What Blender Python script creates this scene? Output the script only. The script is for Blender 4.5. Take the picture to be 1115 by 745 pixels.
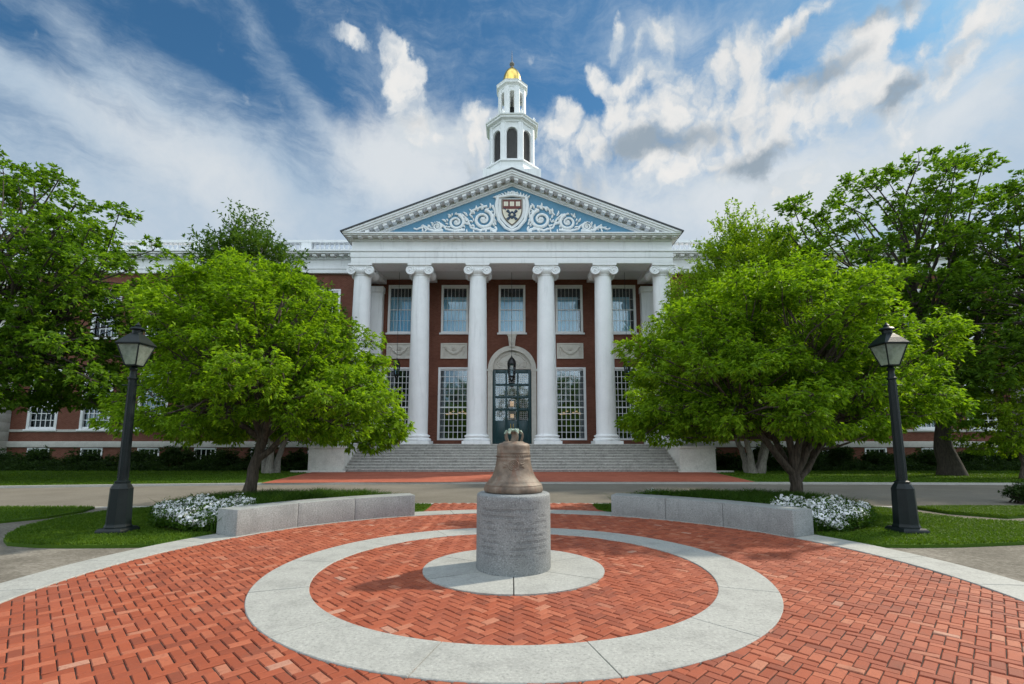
import bpy, bmesh, math, random
import numpy as np
from mathutils import Vector, Matrix
from math import sin, cos, pi, radians, sqrt, atan2

for _o in list(bpy.data.objects):
    bpy.data.objects.remove(_o, do_unlink=True)
scene = bpy.context.scene
COL = scene.collection
random.seed(11)
RNG = np.random.default_rng(11)

# ---------------------------------------------------------------- camera
cam_data = bpy.data.cameras.new('camera')
cam = bpy.data.objects.new('camera', cam_data)
COL.objects.link(cam)
cam.location = (0.0, 0.0, 1.6)
cam.rotation_euler = (radians(90 + 7.248), 0, 0)
cam_data.sensor_width = 36.0
cam_data.sensor_fit = 'HORIZONTAL'
cam_data.lens = 16.91
cam_data.shift_y = 0.0408
cam_data.clip_start = 0.05
cam_data.clip_end = 3000
scene.camera = cam

# ---------------------------------------------------------------- light
SUN_EL, SUN_AZ = 42.0, 63.0          # azimuth from +Y (away from camera) towards +X
EXPOSURE = 0.45
SKY_STRENGTH = 0.1
CLOUD_WHITE = 6.0
scene.view_settings.view_transform = 'Standard'
scene.view_settings.look = 'None'
scene.view_settings.gamma = 1.0
scene.view_settings.use_curve_mapping = False
scene.view_settings.exposure = EXPOSURE

sun_d = bpy.data.lights.new('sun', 'SUN')
sun = bpy.data.objects.new('sun', sun_d)
COL.objects.link(sun)
sun_d.energy = 3.6
sun_d.angle = radians(2.0)
sun_d.color = (1.0, 0.90, 0.74)
_d = Vector((sin(radians(SUN_AZ)) * cos(radians(SUN_EL)), cos(radians(SUN_AZ)) * cos(radians(SUN_EL)), sin(radians(SUN_EL))))
sun.rotation_euler = _d.to_track_quat('Z', 'Y').to_euler()
sun.location = _d * 80

world = bpy.data.worlds.new('World')
scene.world = world
world.use_nodes = True


class NT:
    """tiny node-tree writer"""
    def __init__(s, tree):
        s.t = tree
        s.n = tree.nodes
        s.l = tree.links

    def node(s, kind, **kw):
        n = s.n.new(kind)
        for k, v in kw.items():
            setattr(n, k, v)
        return n

    def put(s, sock, v):
        if isinstance(v, bpy.types.NodeSocket):
            s.l.new(v, sock)
        else:
            sock.default_value = v

    def math(s, op, a, b=None, c=None, clamp=False):
        n = s.node('ShaderNodeMath', operation=op, use_clamp=clamp)
        s.put(n.inputs[0], a)
        if b is not None:
            s.put(n.inputs[1], b)
        if c is not None:
            s.put(n.inputs[2], c)
        return n.outputs[0]

    def vmath(s, op, a, b=None):
        n = s.node('ShaderNodeVectorMath', operation=op)
        s.put(n.inputs[0], a)
        if b is not None:
            s.put(n.inputs[1], b)
        return n.outputs['Value'] if op in ('LENGTH', 'DOT_PRODUCT') else n.outputs['Vector']

    def noise(s, vec, scale, detail=5, rough=0.55, dist=0.0, color=False):
        n = s.node('ShaderNodeTexNoise')
        if vec is not None:
            s.put(n.inputs['Vector'], vec)
        n.inputs['Scale'].default_value = scale
        n.inputs['Detail'].default_value = detail
        n.inputs['Roughness'].default_value = rough
        n.inputs['Distortion'].default_value = dist
        return n.outputs['Color'] if color else n.outputs['Fac']

    def mapping(s, vec, loc=(0, 0, 0), rot=(0, 0, 0), scale=(1, 1, 1), kind='POINT'):
        n = s.node('ShaderNodeMapping', vector_type=kind)
        s.put(n.inputs['Vector'], vec)
        n.inputs['Location'].default_value = loc
        n.inputs['Rotation'].default_value = rot
        n.inputs['Scale'].default_value = scale
        return n.outputs[0]

    def maprange(s, v, a, b, c=0.0, d=1.0, kind='SMOOTHSTEP'):
        n = s.node('ShaderNodeMapRange', interpolation_type=kind)
        s.put(n.inputs['Value'], v)
        n.inputs['From Min'].default_value = a
        n.inputs['From Max'].default_value = b
        n.inputs['To Min'].default_value = c
        n.inputs['To Max'].default_value = d
        return n.outputs['Result']

    def mix(s, fac, a, b, blend='MIX'):
        n = s.node('ShaderNodeMix', data_type='RGBA', blend_type=blend)
        s.put(n.inputs[0], fac)
        s.put(n.inputs[6], a)
        s.put(n.inputs[7], b)
        return n.outputs[2]

    def comb(s, x, y, z=0.0):
        n = s.node('ShaderNodeCombineXYZ')
        s.put(n.inputs[0], x)
        s.put(n.inputs[1], y)
        s.put(n.inputs[2], z)
        return n.outputs[0]

    def sep(s, v):
        n = s.node('ShaderNodeSeparateXYZ')
        s.put(n.inputs[0], v)
        return n.outputs

    def ramp(s, fac, stops):
        n = s.node('ShaderNodeValToRGB')
        s.put(n.inputs[0], fac)
        e = n.color_ramp.elements
        while len(e) < len(stops):
            e.new(0.5)
        for i, (p, c) in enumerate(stops):
            e[i].position = p
            e[i].color = (*c, 1)
        return n.outputs['Color']


def build_sky():
    w = NT(world.node_tree)
    w.n.clear()
    out = w.node('ShaderNodeOutputWorld')
    bg = w.node('ShaderNodeBackground')
    bg.inputs['Strength'].default_value = SKY_STRENGTH
    w.l.new(bg.outputs[0], out.inputs[0])
    sky = w.node('ShaderNodeTexSky', sky_type='NISHITA')
    sky.sun_disc = False
    sky.sun_elevation = radians(SUN_EL)
    sky.sun_rotation = radians(SUN_AZ)
    sky.air_density = 1.0
    sky.dust_density = 0.6
    sky.ozone_density = 3.0
    tc = w.node('ShaderNodeTexCoord')
    d = tc.outputs['Generated']
    x, y, z = w.sep(d)
    az = w.math('ARCTAN2', x, y)
    el = w.math('ARCSINE', z)
    P = w.comb(az, el)
    # billowing warp of the direction coordinates
    w1 = w.noise(P, 6.0, 4, 0.55, color=True)
    w2 = w.noise(P, 22.0, 6, 0.65, color=True)
    off1 = w.vmath('MULTIPLY', w.vmath('SUBTRACT', w1, (0.5, 0.5, 0.5)), (0.11, 0.09, 0))
    off2 = w.vmath('MULTIPLY', w.vmath('SUBTRACT', w2, (0.5, 0.5, 0.5)), (0.05, 0.045, 0))
    PW = w.vmath('ADD', w.vmath('ADD', P, off1), off2)
    PL = w.vmath('ADD', P, off1)

    def blobs(vec, lst):
        tot = None
        for (a, e, ra, re, rot, amp) in lst:
            m = w.mapping(vec, (a, e, 0), (0, 0, rot), (ra, re, 1), 'TEXTURE')
            g = w.maprange(w.vmath('LENGTH', m), 1.0, 0.0, 0.0, amp)
            tot = g if tot is None else w.math('ADD', tot, g)
        return tot
    front = w.maprange(y, -0.05, 0.25)
    # thin streaked veil
    st = w.mapping(PL, (0, 0, 0), (0, 0, radians(22)), (1.6, 5.5, 1.0))
    streak = w.noise(st, 2.4, 10, 0.68, 0.4)
    fine = w.noise(w.mapping(PL, (0, 0, 0), (0, 0, radians(30)), (1.0, 3.2, 1.0)), 9.0, 9, 0.7, 0.3)
    veil_n = w.noise(PL, 4.2, 9, 0.65)
    veil_m = blobs(PL, VEIL)
    low = w.maprange(el, 0.66, 0.34, 0.0, 1.0)
    veil = w.math('ADD', w.math('ADD', veil_m, low), w.math('MULTIPLY', w.math('SUBTRACT', streak, 0.5), 1.7))
    veil = w.math('ADD', veil, w.math('MULTIPLY', w.math('SUBTRACT', veil_n, 0.5), 1.3))
    veil = w.math('ADD', veil, w.math('MULTIPLY', w.math('SUBTRACT', fine, 0.5), 0.8))
    veil = w.maprange(veil, -0.25, 1.3, 0.0, 0.96)
    # heaped clouds
    def puff(scale):
        v = w.node('ShaderNodeTexVoronoi', feature='SMOOTH_F1', voronoi_dimensions='2D')
        w.put(v.inputs['Vector'], PW)
        v.inputs['Scale'].default_value = scale
        v.inputs['Smoothness'].default_value = 0.35
        v.inputs['Detail'].default_value = 2.5
        v.inputs['Roughness'].default_value = 0.55
        return w.math('SUBTRACT', 0.42, v.outputs['Distance'])
    det = w.math('ADD', w.math('MULTIPLY', w.noise(PW, 11.0, 12, 0.62), 0.62), w.math('MULTIPLY', w.math('ADD', puff(13.0), 0.5), 0.38))
    det2 = w.noise(PW, 30.0, 8, 0.65)
    cum_m = w.math('MULTIPLY', w.math('TANH', w.math('MULTIPLY', blobs(PW, HEAP), 1.8)), 1.25)
    cum_m = w.math('SUBTRACT', cum_m, 0.28)
    cum = w.math('ADD', cum_m, w.math('MULTIPLY', w.math('SUBTRACT', det, 0.5), 2.3))
    cum = w.math('ADD', cum, w.math('MULTIPLY', w.math('SUBTRACT', det2, 0.5), 0.9))
    thick = w.maprange(cum, 0.0, 1.05)
    cum = w.maprange(cum, -0.28, 0.78)
    # behind the camera: unseen broken bright cloud, added to lift the shaded facade
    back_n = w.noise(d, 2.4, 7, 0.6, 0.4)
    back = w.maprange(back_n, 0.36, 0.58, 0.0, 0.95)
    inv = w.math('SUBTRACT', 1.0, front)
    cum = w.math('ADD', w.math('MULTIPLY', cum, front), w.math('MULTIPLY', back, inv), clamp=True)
    veil = w.math('MULTIPLY', veil, w.math('ADD', w.math('MULTIPLY', front, 0.8), 0.2))
    # grey shaded bellies
    gm = blobs(PW, GREY)
    gn = w.noise(PW, 7.0, 9, 0.65)
    grey = w.math('ADD', gm, w.math('MULTIPLY', w.math('SUBTRACT', gn, 0.48), 1.8))
    grey = w.maprange(grey, -0.15, 1.55, 0.0, 0.95)
    grey = w.math('MULTIPLY', grey, front)
    C = CLOUD_WHITE
    lit = w.mix(thick, (C * 0.74, C * 0.83, C * 0.90, 1), (C * 1.04, C * 1.03, C * 1.01, 1))
    cloud = w.mix(grey, lit, (C * 0.36, C * 0.45, C * 0.54, 1))
    backc = w.mix(inv, cloud, (C * BACK_FILL * 0.88, C * BACK_FILL * 0.98, C * BACK_FILL * 1.06, 1))
    skyc = w.mix(1.0, sky.outputs[0], (SKY_TINT[0], SKY_TINT[1], SKY_TINT[2], 1), 'MULTIPLY')
    vb = w.maprange(w.math('ADD', veil_n, w.math('MULTIPLY', blobs(PL, GLOW), 0.5)), 0.35, 1.0)
    c1 = w.mix(veil, skyc, w.mix(vb, (C * 0.55, C * 0.69, C * 0.84, 1), (C * 0.88, C * 0.93, C * 0.97, 1)))
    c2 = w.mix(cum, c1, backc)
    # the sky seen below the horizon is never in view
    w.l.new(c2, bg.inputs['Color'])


SKY_TINT = (0.38, 0.70, 0.80)
BACK_FILL = 2.5  # brightness of the added cloud behind the camera that fills the facade
VEIL = [(-0.1773, 0.5617, 0.3355, 0.1545, 0.0, 0.5), (0.5778, 0.4184, 0.3797, 0.1178, 0.0, 0.4), (0.2038, 0.4628, 0.232, 0.1332, 0.0, 0.4), (-0.5908, 0.4881, 0.4841, 0.1116, -0.314, 0.7), (-0.8249, 0.5072, 0.1916, 0.0454, -0.244, 0.7), (-0.2725, 0.5049, 0.3761, 0.1271, -0.087, 0.5), (-0.7465, 0.3716, 0.2992, 0.0931, 0.0, 0.5), (-0.4973, 0.6627, 0.2689, 0.0449, -0.663, 0.5), (0.1313, 0.7347, 0.3302, 0.0765, 0.0, 0.3), (0.5341, 0.4286, 0.5048, 0.1352, 0.0, 0.6), (0.8063, 0.4792, 0.1626, 0.059, 0.349, 0.5), (0.3855, 0.6885, 0.3666, 0.0763, 0.0, 0.35), (-0.1582, 0.5937, 0.2405, 0.1203, 0.0, 0.5), (-0.8423, 0.5679, 0.127, 0.0424, 0.0, -0.6), (-0.6048, 0.6371, 0.1354, 0.0434, -0.349, -0.7), (-0.4182, 0.6423, 0.1605, 0.053, -0.524, -0.4), (0.0884, 0.6703, 0.2269, 0.0696, 0.0, -0.3), (-0.1206, 0.7225, 0.1661, 0.0519, 0.0, 0.1), (0.4073, 0.7338, 0.2928, 0.0356, 0.0, 0.3), (0.7089, 0.6406, 0.2128, 0.0445, 0.0, 0.4)]
HEAP = [(0.3603, 0.5837, 0.2741, 0.1081, 0.14, 0.6), (0.6216, 0.5873, 0.2185, 0.0753, 0.436, 0.5), (-0.267, 0.7186, 0.0793, 0.0356, -0.524, 1.1), (-0.3445, 0.7166, 0.0762, 0.0187, -0.14, 1.0), (-0.2371, 0.6749, 0.0716, 0.0541, -0.873, 1.0), (-0.2235, 0.6347, 0.0596, 0.0427, 0.0, 0.9), (-0.1685, 0.6004, 0.1405, 0.0596, 0.175, 0.6), (-0.067, 0.6135, 0.113, 0.067, 0.0, 0.6), (0.1178, 0.5963, 0.1016, 0.0829, 0.0, 1.1), (0.1628, 0.5393, 0.1194, 0.0949, 0.0, 0.7), (-0.0765, 0.5518, 0.142, 0.0632, 0.0, 0.4), (0.2933, 0.73, 0.0432, 0.0472, -0.262, 0.5), (0.2381, 0.7375, 0.0282, 0.0374, -0.436, 1.0), (0.3364, 0.7378, 0.0423, 0.0509, -0.349, 1.0), (0.2014, 0.6829, 0.0646, 0.0351, -0.524, 0.8), (0.2875, 0.6239, 0.1443, 0.0779, 0.175, 1.0), (0.4056, 0.5896, 0.1779, 0.0915, 0.175, 0.9), (0.2703, 0.668, 0.1077, 0.0487, 0.349, 0.6), (0.4715, 0.6565, 0.146, 0.07, 0.436, 0.9), (0.4172, 0.629, 0.1246, 0.0672, 0.175, 0.7), (0.5437, 0.5503, 0.1411, 0.0751, 0.175, 0.8), (0.6291, 0.5912, 0.1228, 0.0547, 0.436, 1.0), (0.5531, 0.6534, 0.1036, 0.0416, 0.349, 0.7), (0.6778, 0.5356, 0.1204, 0.0581, 0.524, 0.9), (0.7482, 0.5552, 0.1344, 0.0492, 0.524, 1.0), (0.826, 0.5591, 0.1192, 0.0434, 0.489, 1.0), (0.7076, 0.6295, 0.1326, 0.0316, 0.262, 0.7), (0.6018, 0.6782, 0.1221, 0.023, 0.262, 0.6), (0.3552, 0.4936, 0.2522, 0.0859, 0.087, 0.6), (0.5501, 0.4401, 0.2421, 0.0813, 0.0, 0.5), (0.7159, 0.4761, 0.112, 0.0436, 0.436, 0.5), (0.0051, 0.5128, 0.2223, 0.0901, 0.0, 0.4), (0.8391, 0.5006, 0.0722, 0.0281, 0.349, 0.5)]
GREY = [(0.3503, 0.5707, 0.1746, 0.0439, -0.105, 1.3), (0.2656, 0.568, 0.1155, 0.0422, 0.0, 0.8), (0.5166, 0.5044, 0.0875, 0.0432, 0.209, 1.8), (0.4597, 0.5024, 0.0837, 0.0356, 0.0, 0.9), (0.6289, 0.59, 0.0794, 0.0299, 0.436, 1.3), (0.5779, 0.5906, 0.0612, 0.0257, 0.349, 0.8), (0.7288, 0.542, 0.0575, 0.0241, 0.524, 1.0), (0.7089, 0.5282, 0.0512, 0.0347, 0.349, 1.1), (0.7166, 0.6512, 0.0989, 0.0284, 0.0, 1.6), (0.7925, 0.5456, 0.0625, 0.0182, 0.524, 0.7), (0.1463, 0.5164, 0.0996, 0.0646, 0.0, 0.8), (-0.1166, 0.5342, 0.1607, 0.048, 0.0, 0.8), (0.5847, 0.6597, 0.0851, 0.019, 0.175, 0.7), (-0.209, 0.6189, 0.0597, 0.029, 0.0, 0.4)]
GLOW = [(-0.1971, 0.56, 0.3141, 0.1388, 0.0, 1.0), (0.5352, 0.4435, 0.3994, 0.1339, 0.0, 1.0), (0.1653, 0.4824, 0.2356, 0.1323, 0.0, 0.7), (-0.632, 0.4762, 0.2787, 0.0821, -0.262, 0.5), (0.8076, 0.4908, 0.1085, 0.0701, 0.349, 0.5)]

build_sky()


# ---------------------------------------------------------------- materials
def new_mat(name):
    m = bpy.data.materials.new(name)
    m.use_nodes = True
    t = NT(m.node_tree)
    b = t.n['Principled BSDF']
    return m, t, b


def plain(name, col, rough=0.6, metal=0.0, var=0.12, scale=6.0, bump=0.0, bscale=60.0, spec=0.5, stain=0.0, stain_scale=(1.3, 1.3, 0.25)):
    m, t, b = new_mat(name)
    tc = t.node('ShaderNodeTexCoord').outputs['Object']
    n1 = t.noise(tc, scale, 6, 0.6)
    n2 = t.noise(tc, scale * 9, 4, 0.6)
    f = t.math('ADD', t.math('MULTIPLY', n1, 0.65), t.math('MULTIPLY', n2, 0.35))
    lo = tuple(c * (1 - var) for c in col)
    hi = tuple(min(1, c * (1 + var)) for c in col)
    c = t.ramp(f, [(0.3, lo), (0.7, hi)])
    if stain > 0:
        s = t.noise(t.mapping(tc, scale=stain_scale), 1.7, 6, 0.65)
        s = t.maprange(s, 0.5, 0.75, 0.0, stain)
        c = t.mix(s, c, tuple(x * 0.45 for x in col) + (1,))
    t.l.new(c, b.inputs['Base Color'])
    b.inputs['Roughness'].default_value = rough
    b.inputs['Metallic'].default_value = metal
    b.inputs['Specular IOR Level'].default_value = spec
    if bump > 0:
        bn = t.node('ShaderNodeBump')
        bn.inputs['Strength'].default_value = bump
        bn.inputs['Distance'].default_value = 0.02
        t.l.new(t.noise(tc, bscale, 5, 0.65), bn.inputs['Height'])
        t.l.new(bn.outputs[0], b.inputs['Normal'])
    return m


def granite(name, base, dark, light, speck=90.0, rough=0.65, stain=0.25, streak=False, rows=False):
    m, t, b = new_mat(name)
    tc = t.node('ShaderNodeTexCoord').outputs['Object']
    n1 = t.noise(tc, speck, 3, 0.7)
    n2 = t.noise(tc, 2.5, 6, 0.65)
    n3 = t.noise(tc, 22.0, 4, 0.65)
    c = t.ramp(n1, [(0.30, dark), (0.47, base), (0.56, base), (0.72, light)])
    c = t.mix(t.maprange(n2, 0.42, 0.75, 0.0, stain), c, tuple(x * 0.5 for x in base) + (1,))
    c = t.mix(t.maprange(n3, 0.55, 0.8, 0.0, 0.35), c, (*light, 1))
    h = t.math('ADD', t.noise(tc, speck * 0.7, 4, 0.7), t.math('MULTIPLY', n3, 0.6))
    if streak:
        s = t.noise(t.mapping(tc, scale=(9, 9, 0.8)), 1.6, 5, 0.6)
        c = t.mix(t.maprange(s, 0.5, 0.78, 0.0, 0.32), c, tuple(x * 0.42 for x in base) + (1,))
    if rows:
        x, y, z = t.sep(tc)
        ang = t.math('ARCTAN2', x, t.math('MULTIPLY', y, -1.0))
        v = t.node('ShaderNodeTexVoronoi', feature='F1')
        t.put(v.inputs['Vector'], t.comb(t.math('MULTIPLY', ang, 26.0), t.math('MULTIPLY', z, 22.0)))
        v.inputs['Scale'].default_value = 1.0
        row = t.math('SINE', t.math('MULTIPLY', z, 2 * pi * 13.0))
        cut = t.math('MULTIPLY', t.maprange(v.outputs['Distance'], 0.25, 0.45), t.maprange(row, -0.1, 0.4))
        win = t.math('MULTIPLY', t.maprange(z, 0.18, 0.24), t.maprange(z, 0.86, 0.80))
        side = t.maprange(t.math('ABSOLUTE', ang), 1.1, 0.9)
        cut = t.math('MULTIPLY', t.math('MULTIPLY', cut, win), side)
        wear = t.maprange(t.noise(tc, 5.0, 3, 0.5), 0.42, 0.6)
        cut = t.math('MULTIPLY', cut, wear)
        h = t.math('SUBTRACT', h, t.math('MULTIPLY', cut, 2.2))
        c = t.mix(t.math('MULTIPLY', cut, 0.45), c, (0.10, 0.11, 0.115, 1))
    t.l.new(c, b.inputs['Base Color'])
    b.inputs['Roughness'].default_value = rough
    bn = t.node('ShaderNodeBump')
    bn.inputs['Strength'].default_value = 0.45
    bn.inputs['Distance'].default_value = 0.008
    t.l.new(h, bn.inputs['Height'])
    t.l.new(bn.outputs[0], b.inputs['Normal'])
    return m


def brick_wall_mat(name, c1, c2, mortar, scale=1.0, rough=0.85, axis='xz', flat=False):
    m, t, b = new_mat(name)
    tc = t.node('ShaderNodeTexCoord').outputs['Object']
    x, y, z = t.sep(tc)
    v = t.comb(t.math('ADD', x, y), z) if axis == 'xz' else t.comb(x, y)
    br = t.node('ShaderNodeTexBrick')
    t.put(br.inputs['Vector'], v)
    br.inputs['Color1'].default_value = (*c1, 1)
    br.inputs['Color2'].default_value = (*c2, 1)
    br.inputs['Mortar'].default_value = (*mortar, 1)
    br.inputs['Scale'].default_value = scale
    br.inputs['Mortar Size'].default_value = 0.006
    br.inputs['Bias'].default_value = -0.2
    br.inputs['Brick Width'].default_value = 0.215
    br.inputs['Row Height'].default_value = 0.075 if axis == 'xz' else 0.105
    n = t.noise(tc, 0.7, 7, 0.65)
    c = t.mix(t.maprange(n, 0.35, 0.75, 0.0, 0.5), br.outputs['Color'], tuple(a * 0.55 for a in c1) + (1,))
    t.l.new(c, b.inputs['Base Color'])
    b.inputs['Roughness'].default_value = rough
    b.inputs['Specular IOR Level'].default_value = 0.25
    bn = t.node('ShaderNodeBump')
    bn.inputs['Strength'].default_value = 0.5
    bn.inputs['Distance'].default_value = 0.01
    t.l.new(t.math('SUBTRACT', t.noise(tc, 40, 4, 0.6), br.outputs['Fac']), bn.inputs['Height'])
    t.l.new(bn.outputs[0], b.inputs['Normal'])
    return m


def paver_mat():
    m, t, b = new_mat('red_clay_paver')
    tc = t.node('ShaderNodeTexCoord').outputs['Object']
    g = t.node('ShaderNodeNewGeometry')
    r = g.outputs['Random Per Island']
    c = t.ramp(r, [(0.0, (0.20, 0.048, 0.023)), (0.12, (0.255, 0.058, 0.025)), (0.62, (0.315, 0.073, 0.031)),
                   (0.92, (0.38, 0.112, 0.056)), (0.992, (0.40, 0.16, 0.095)), (1.0, (0.42, 0.25, 0.185))])
    n = t.noise(tc, 1.1, 7, 0.65)
    c = t.mix(t.maprange(n, 0.42, 0.74, 0.0, 0.5), c, (0.24, 0.075, 0.048, 1))
    n2 = t.noise(tc, 30, 6, 0.75)
    c = t.mix(t.maprange(n2, 0.48, 0.7, 0.0, 0.6), c, (0.20, 0.055, 0.032, 1))
    n4 = t.noise(tc, 60, 4, 0.7)
    c = t.mix(t.maprange(n4, 0.56, 0.72, 0.0, 0.3), c, (0.42, 0.14, 0.08, 1))
    n5 = t.noise(tc, 2.6, 6, 0.7)
    c = t.mix(t.maprange(n5, 0.56, 0.74, 0.0, 0.5), c, (0.15, 0.065, 0.042, 1))
    n3 = t.noise(tc, 0.45, 4, 0.6)
    c = t.mix(t.maprange(n3, 0.5, 0.72, 0.0, 0.15), c, (0.40, 0.14, 0.085, 1))
    t.l.new(c, b.inputs['Base Color'])
    b.inputs['Roughness'].default_value = 0.72
    b.inputs['Specular IOR Level'].default_value = 0.35
    bn = t.node('ShaderNodeBump')
    bn.inputs['Strength'].default_value = 0.5
    bn.inputs['Distance'].default_value = 0.006
    t.l.new(t.noise(tc, 70, 5, 0.7), bn.inputs['Height'])
    t.l.new(bn.outputs[0], b.inputs['Normal'])
    return m


def leaf_mat(name, dark, mid, light, trans=0.42, tint=(1.5, 1.45, 0.5), rough=0.6):
    m, t, b = new_mat(name)
    g = t.node('ShaderNodeNewGeometry')
    r = g.outputs['Random Per Island']
    tc = t.node('ShaderNodeTexCoord').outputs['Object']
    n = t.noise(tc, 0.8, 3, 0.6)
    f = t.math('ADD', t.math('MULTIPLY', r, 0.6), t.math('MULTIPLY', n, 0.4))
    c = t.ramp(f, [(0.15, dark), (0.5, mid), (0.85, light)])
    t.l.new(c, b.inputs['Base Color'])
    b.inputs['Roughness'].default_value = rough
    b.inputs['Specular IOR Level'].default_value = 0.18
    tr = t.node('ShaderNodeBsdfTranslucent')
    t.l.new(t.mix(1.0, c, (*tint, 1), 'MULTIPLY'), tr.inputs['Color'])
    mx = t.node('ShaderNodeMixShader')
    mx.inputs[0].default_value = trans
    t.l.new(b.outputs[0], mx.inputs[1])
    t.l.new(tr.outputs[0], mx.inputs[2])
    t.l.new(mx.outputs[0], t.n['Material Output'].inputs['Surface'])
    return m


def bark_mat(name, a, bcol):
    m, t, b = new_mat(name)
    tc = t.node('ShaderNodeTexCoord').outputs['Object']
    n = t.noise(t.mapping(tc, scale=(9, 9, 1.6)), 2.2, 7, 0.7)
    t.l.new(t.ramp(n, [(0.35, a), (0.65, bcol)]), b.inputs['Base Color'])
    b.inputs['Roughness'].default_value = 0.9
    bn = t.node('ShaderNodeBump')
    bn.inputs['Strength'].default_value = 0.9
    bn.inputs['Distance'].default_value = 0.03
    t.l.new(n, bn.inputs['Height'])
    t.l.new(bn.outputs[0], b.inputs['Normal'])
    return m


def ground_mat(name, stops, scale, bump=0.5, fine=60.0, patch=0.35, dist=0.01):
    m, t, b = new_mat(name)
    tc = t.node('ShaderNodeTexCoord').outputs['Object']
    n = t.noise(tc, fine, 5, 0.75)
    n2 = t.noise(tc, scale, 7, 0.65)
    f = t.math('ADD', t.math('MULTIPLY', n, 0.55), t.math('MULTIPLY', n2, 0.45))
    c = t.ramp(f, stops)
    n3 = t.noise(tc, scale * 0.35, 5, 0.6)
    c = t.mix(t.maprange(n3, 0.45, 0.7, 0.0, patch), c, (*stops[0][1], 1))
    t.l.new(c, b.inputs['Base Color'])
    b.inputs['Roughness'].default_value = 0.95
    b.inputs['Specular IOR Level'].default_value = 0.2
    bn = t.node('ShaderNodeBump')
    bn.inputs['Strength'].default_value = bump
    bn.inputs['Distance'].default_value = dist
    t.l.new(n, bn.inputs['Height'])
    t.l.new(bn.outputs[0], b.inputs['Normal'])
    return m


def pane_mat(name, tint=(0.75, 0.85, 0.9), base=0.10):
    """window glass: mirror-like at a grazing angle, otherwise see-through"""
    m, t, b = new_mat(name)
    gl = t.node('ShaderNodeBsdfGlossy')
    gl.inputs['Roughness'].default_value = 0.03
    gl.inputs['Color'].default_value = (*tint, 1)
    tr = t.node('ShaderNodeBsdfTransparent')
    tr.inputs['Color'].default_value = (0.90, 0.94, 0.96, 1)
    lw = t.node('ShaderNodeFresnel')
    lw.inputs[0].default_value = 1.5
    fac = t.math('ADD', lw.outputs[0], base, clamp=True)
    tc = t.node('ShaderNodeTexCoord').outputs['Object']
    bn = t.node('ShaderNodeBump')
    bn.inputs['Strength'].default_value = 0.04
    bn.inputs['Distance'].default_value = 0.05
    t.l.new(t.noise(tc, 1.6, 2, 0.5), bn.inputs['Height'])
    t.l.new(bn.outputs[0], gl.inputs['Normal'])
    mx = t.node('ShaderNodeMixShader')
    t.l.new(fac, mx.inputs[0])
    t.l.new(tr.outputs[0], mx.inputs[1])
    t.l.new(gl.outputs[0], mx.inputs[2])
    t.l.new(mx.outputs[0], t.n['Material Output'].inputs['Surface'])
    return m


def emit_mat(name, col, strength):
    m, t, b = new_mat(name)
    b.inputs['Base Color'].default_value = (*col, 1)
    b.inputs['Emission Color'].default_value = (*col, 1)
    b.inputs['Emission Strength'].default_value = strength
    return m


M = {}
M['white'] = plain('white_painted_wood', (0.80, 0.81, 0.82), 0.55, var=0.06, scale=1.2, stain=0.28, stain_scale=(2.2, 2.2, 0.22))
M['white2'] = plain('white_painted_trim', (0.78, 0.79, 0.80), 0.5, var=0.05, scale=2.0)
M['ceiling'] = plain('porch_ceiling_paint', (0.66, 0.67, 0.66), 0.7, var=0.04, scale=1.0)
M['tymp'] = plain('blue_painted_tympanum', (0.105, 0.27, 0.415), 0.6, var=0.12, scale=2.0)
M['ornament'] = plain('white_carved_ornament', (0.78, 0.80, 0.81), 0.6, var=0.06, scale=5.0)
M['brick'] = brick_wall_mat('dark_red_brick', (0.155, 0.050, 0.030), (0.215, 0.078, 0.050), (0.20, 0.13, 0.10))
M['apron'] = brick_wall_mat('red_brick_paving', (0.34, 0.085, 0.045), (0.45, 0.135, 0.08), (0.20, 0.09, 0.065), axis='xy')
M['limestone'] = granite('weathered_limestone', (0.50, 0.48, 0.44), (0.38, 0.36, 0.33), (0.62, 0.60, 0.56), 30.0, 0.8, 0.35)
M['carved'] = plain('carved_limestone', (0.64, 0.61, 0.55), 0.8, var=0.12, scale=4.0, bump=0.3, stain=0.2)
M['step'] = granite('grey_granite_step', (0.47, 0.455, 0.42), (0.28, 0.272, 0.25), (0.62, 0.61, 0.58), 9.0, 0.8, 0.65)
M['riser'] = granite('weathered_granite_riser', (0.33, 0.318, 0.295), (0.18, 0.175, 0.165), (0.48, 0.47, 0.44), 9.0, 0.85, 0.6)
M['cheek'] = granite('pale_marble_cheek', (0.60, 0.58, 0.53), (0.48, 0.46, 0.42), (0.70, 0.68, 0.64), 14.0, 0.75, 0.35)
M['bench'] = granite('grey_granite_bench', (0.285, 0.302, 0.300), (0.12, 0.130, 0.132), (0.45, 0.468, 0.465), 55.0, 0.7, 0.45, streak=True)
M['pedestal'] = granite('grey_granite_pedestal', (0.225, 0.238, 0.240), (0.075, 0.082, 0.088), (0.42, 0.44, 0.44), 62.0, 0.7, 0.5, rows=True)
M['slab'] = granite('pale_granite_slab', (0.335, 0.338, 0.315), (0.215, 0.22, 0.205), (0.46, 0.46, 0.43), 42.0, 0.75, 0.45)
M['paver'] = paver_mat()
M['mortar'] = plain('dark_sand_joint', (0.030, 0.017, 0.012), 0.95, var=0.3, scale=20)
M['iron'] = plain('black_green_painted_iron', (0.006, 0.011, 0.012), 0.45, var=0.3, scale=9, bump=0.15, bscale=40, spec=0.28)
M['lampglass'] = None
M['wrought'] = plain('black_wrought_iron', (0.008, 0.009, 0.011), 0.4, var=0.3)
M['bronze'] = None
M['green_door'] = plain('dark_teal_door_paint', (0.010, 0.048, 0.055), 0.3, var=0.2, scale=3)
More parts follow.
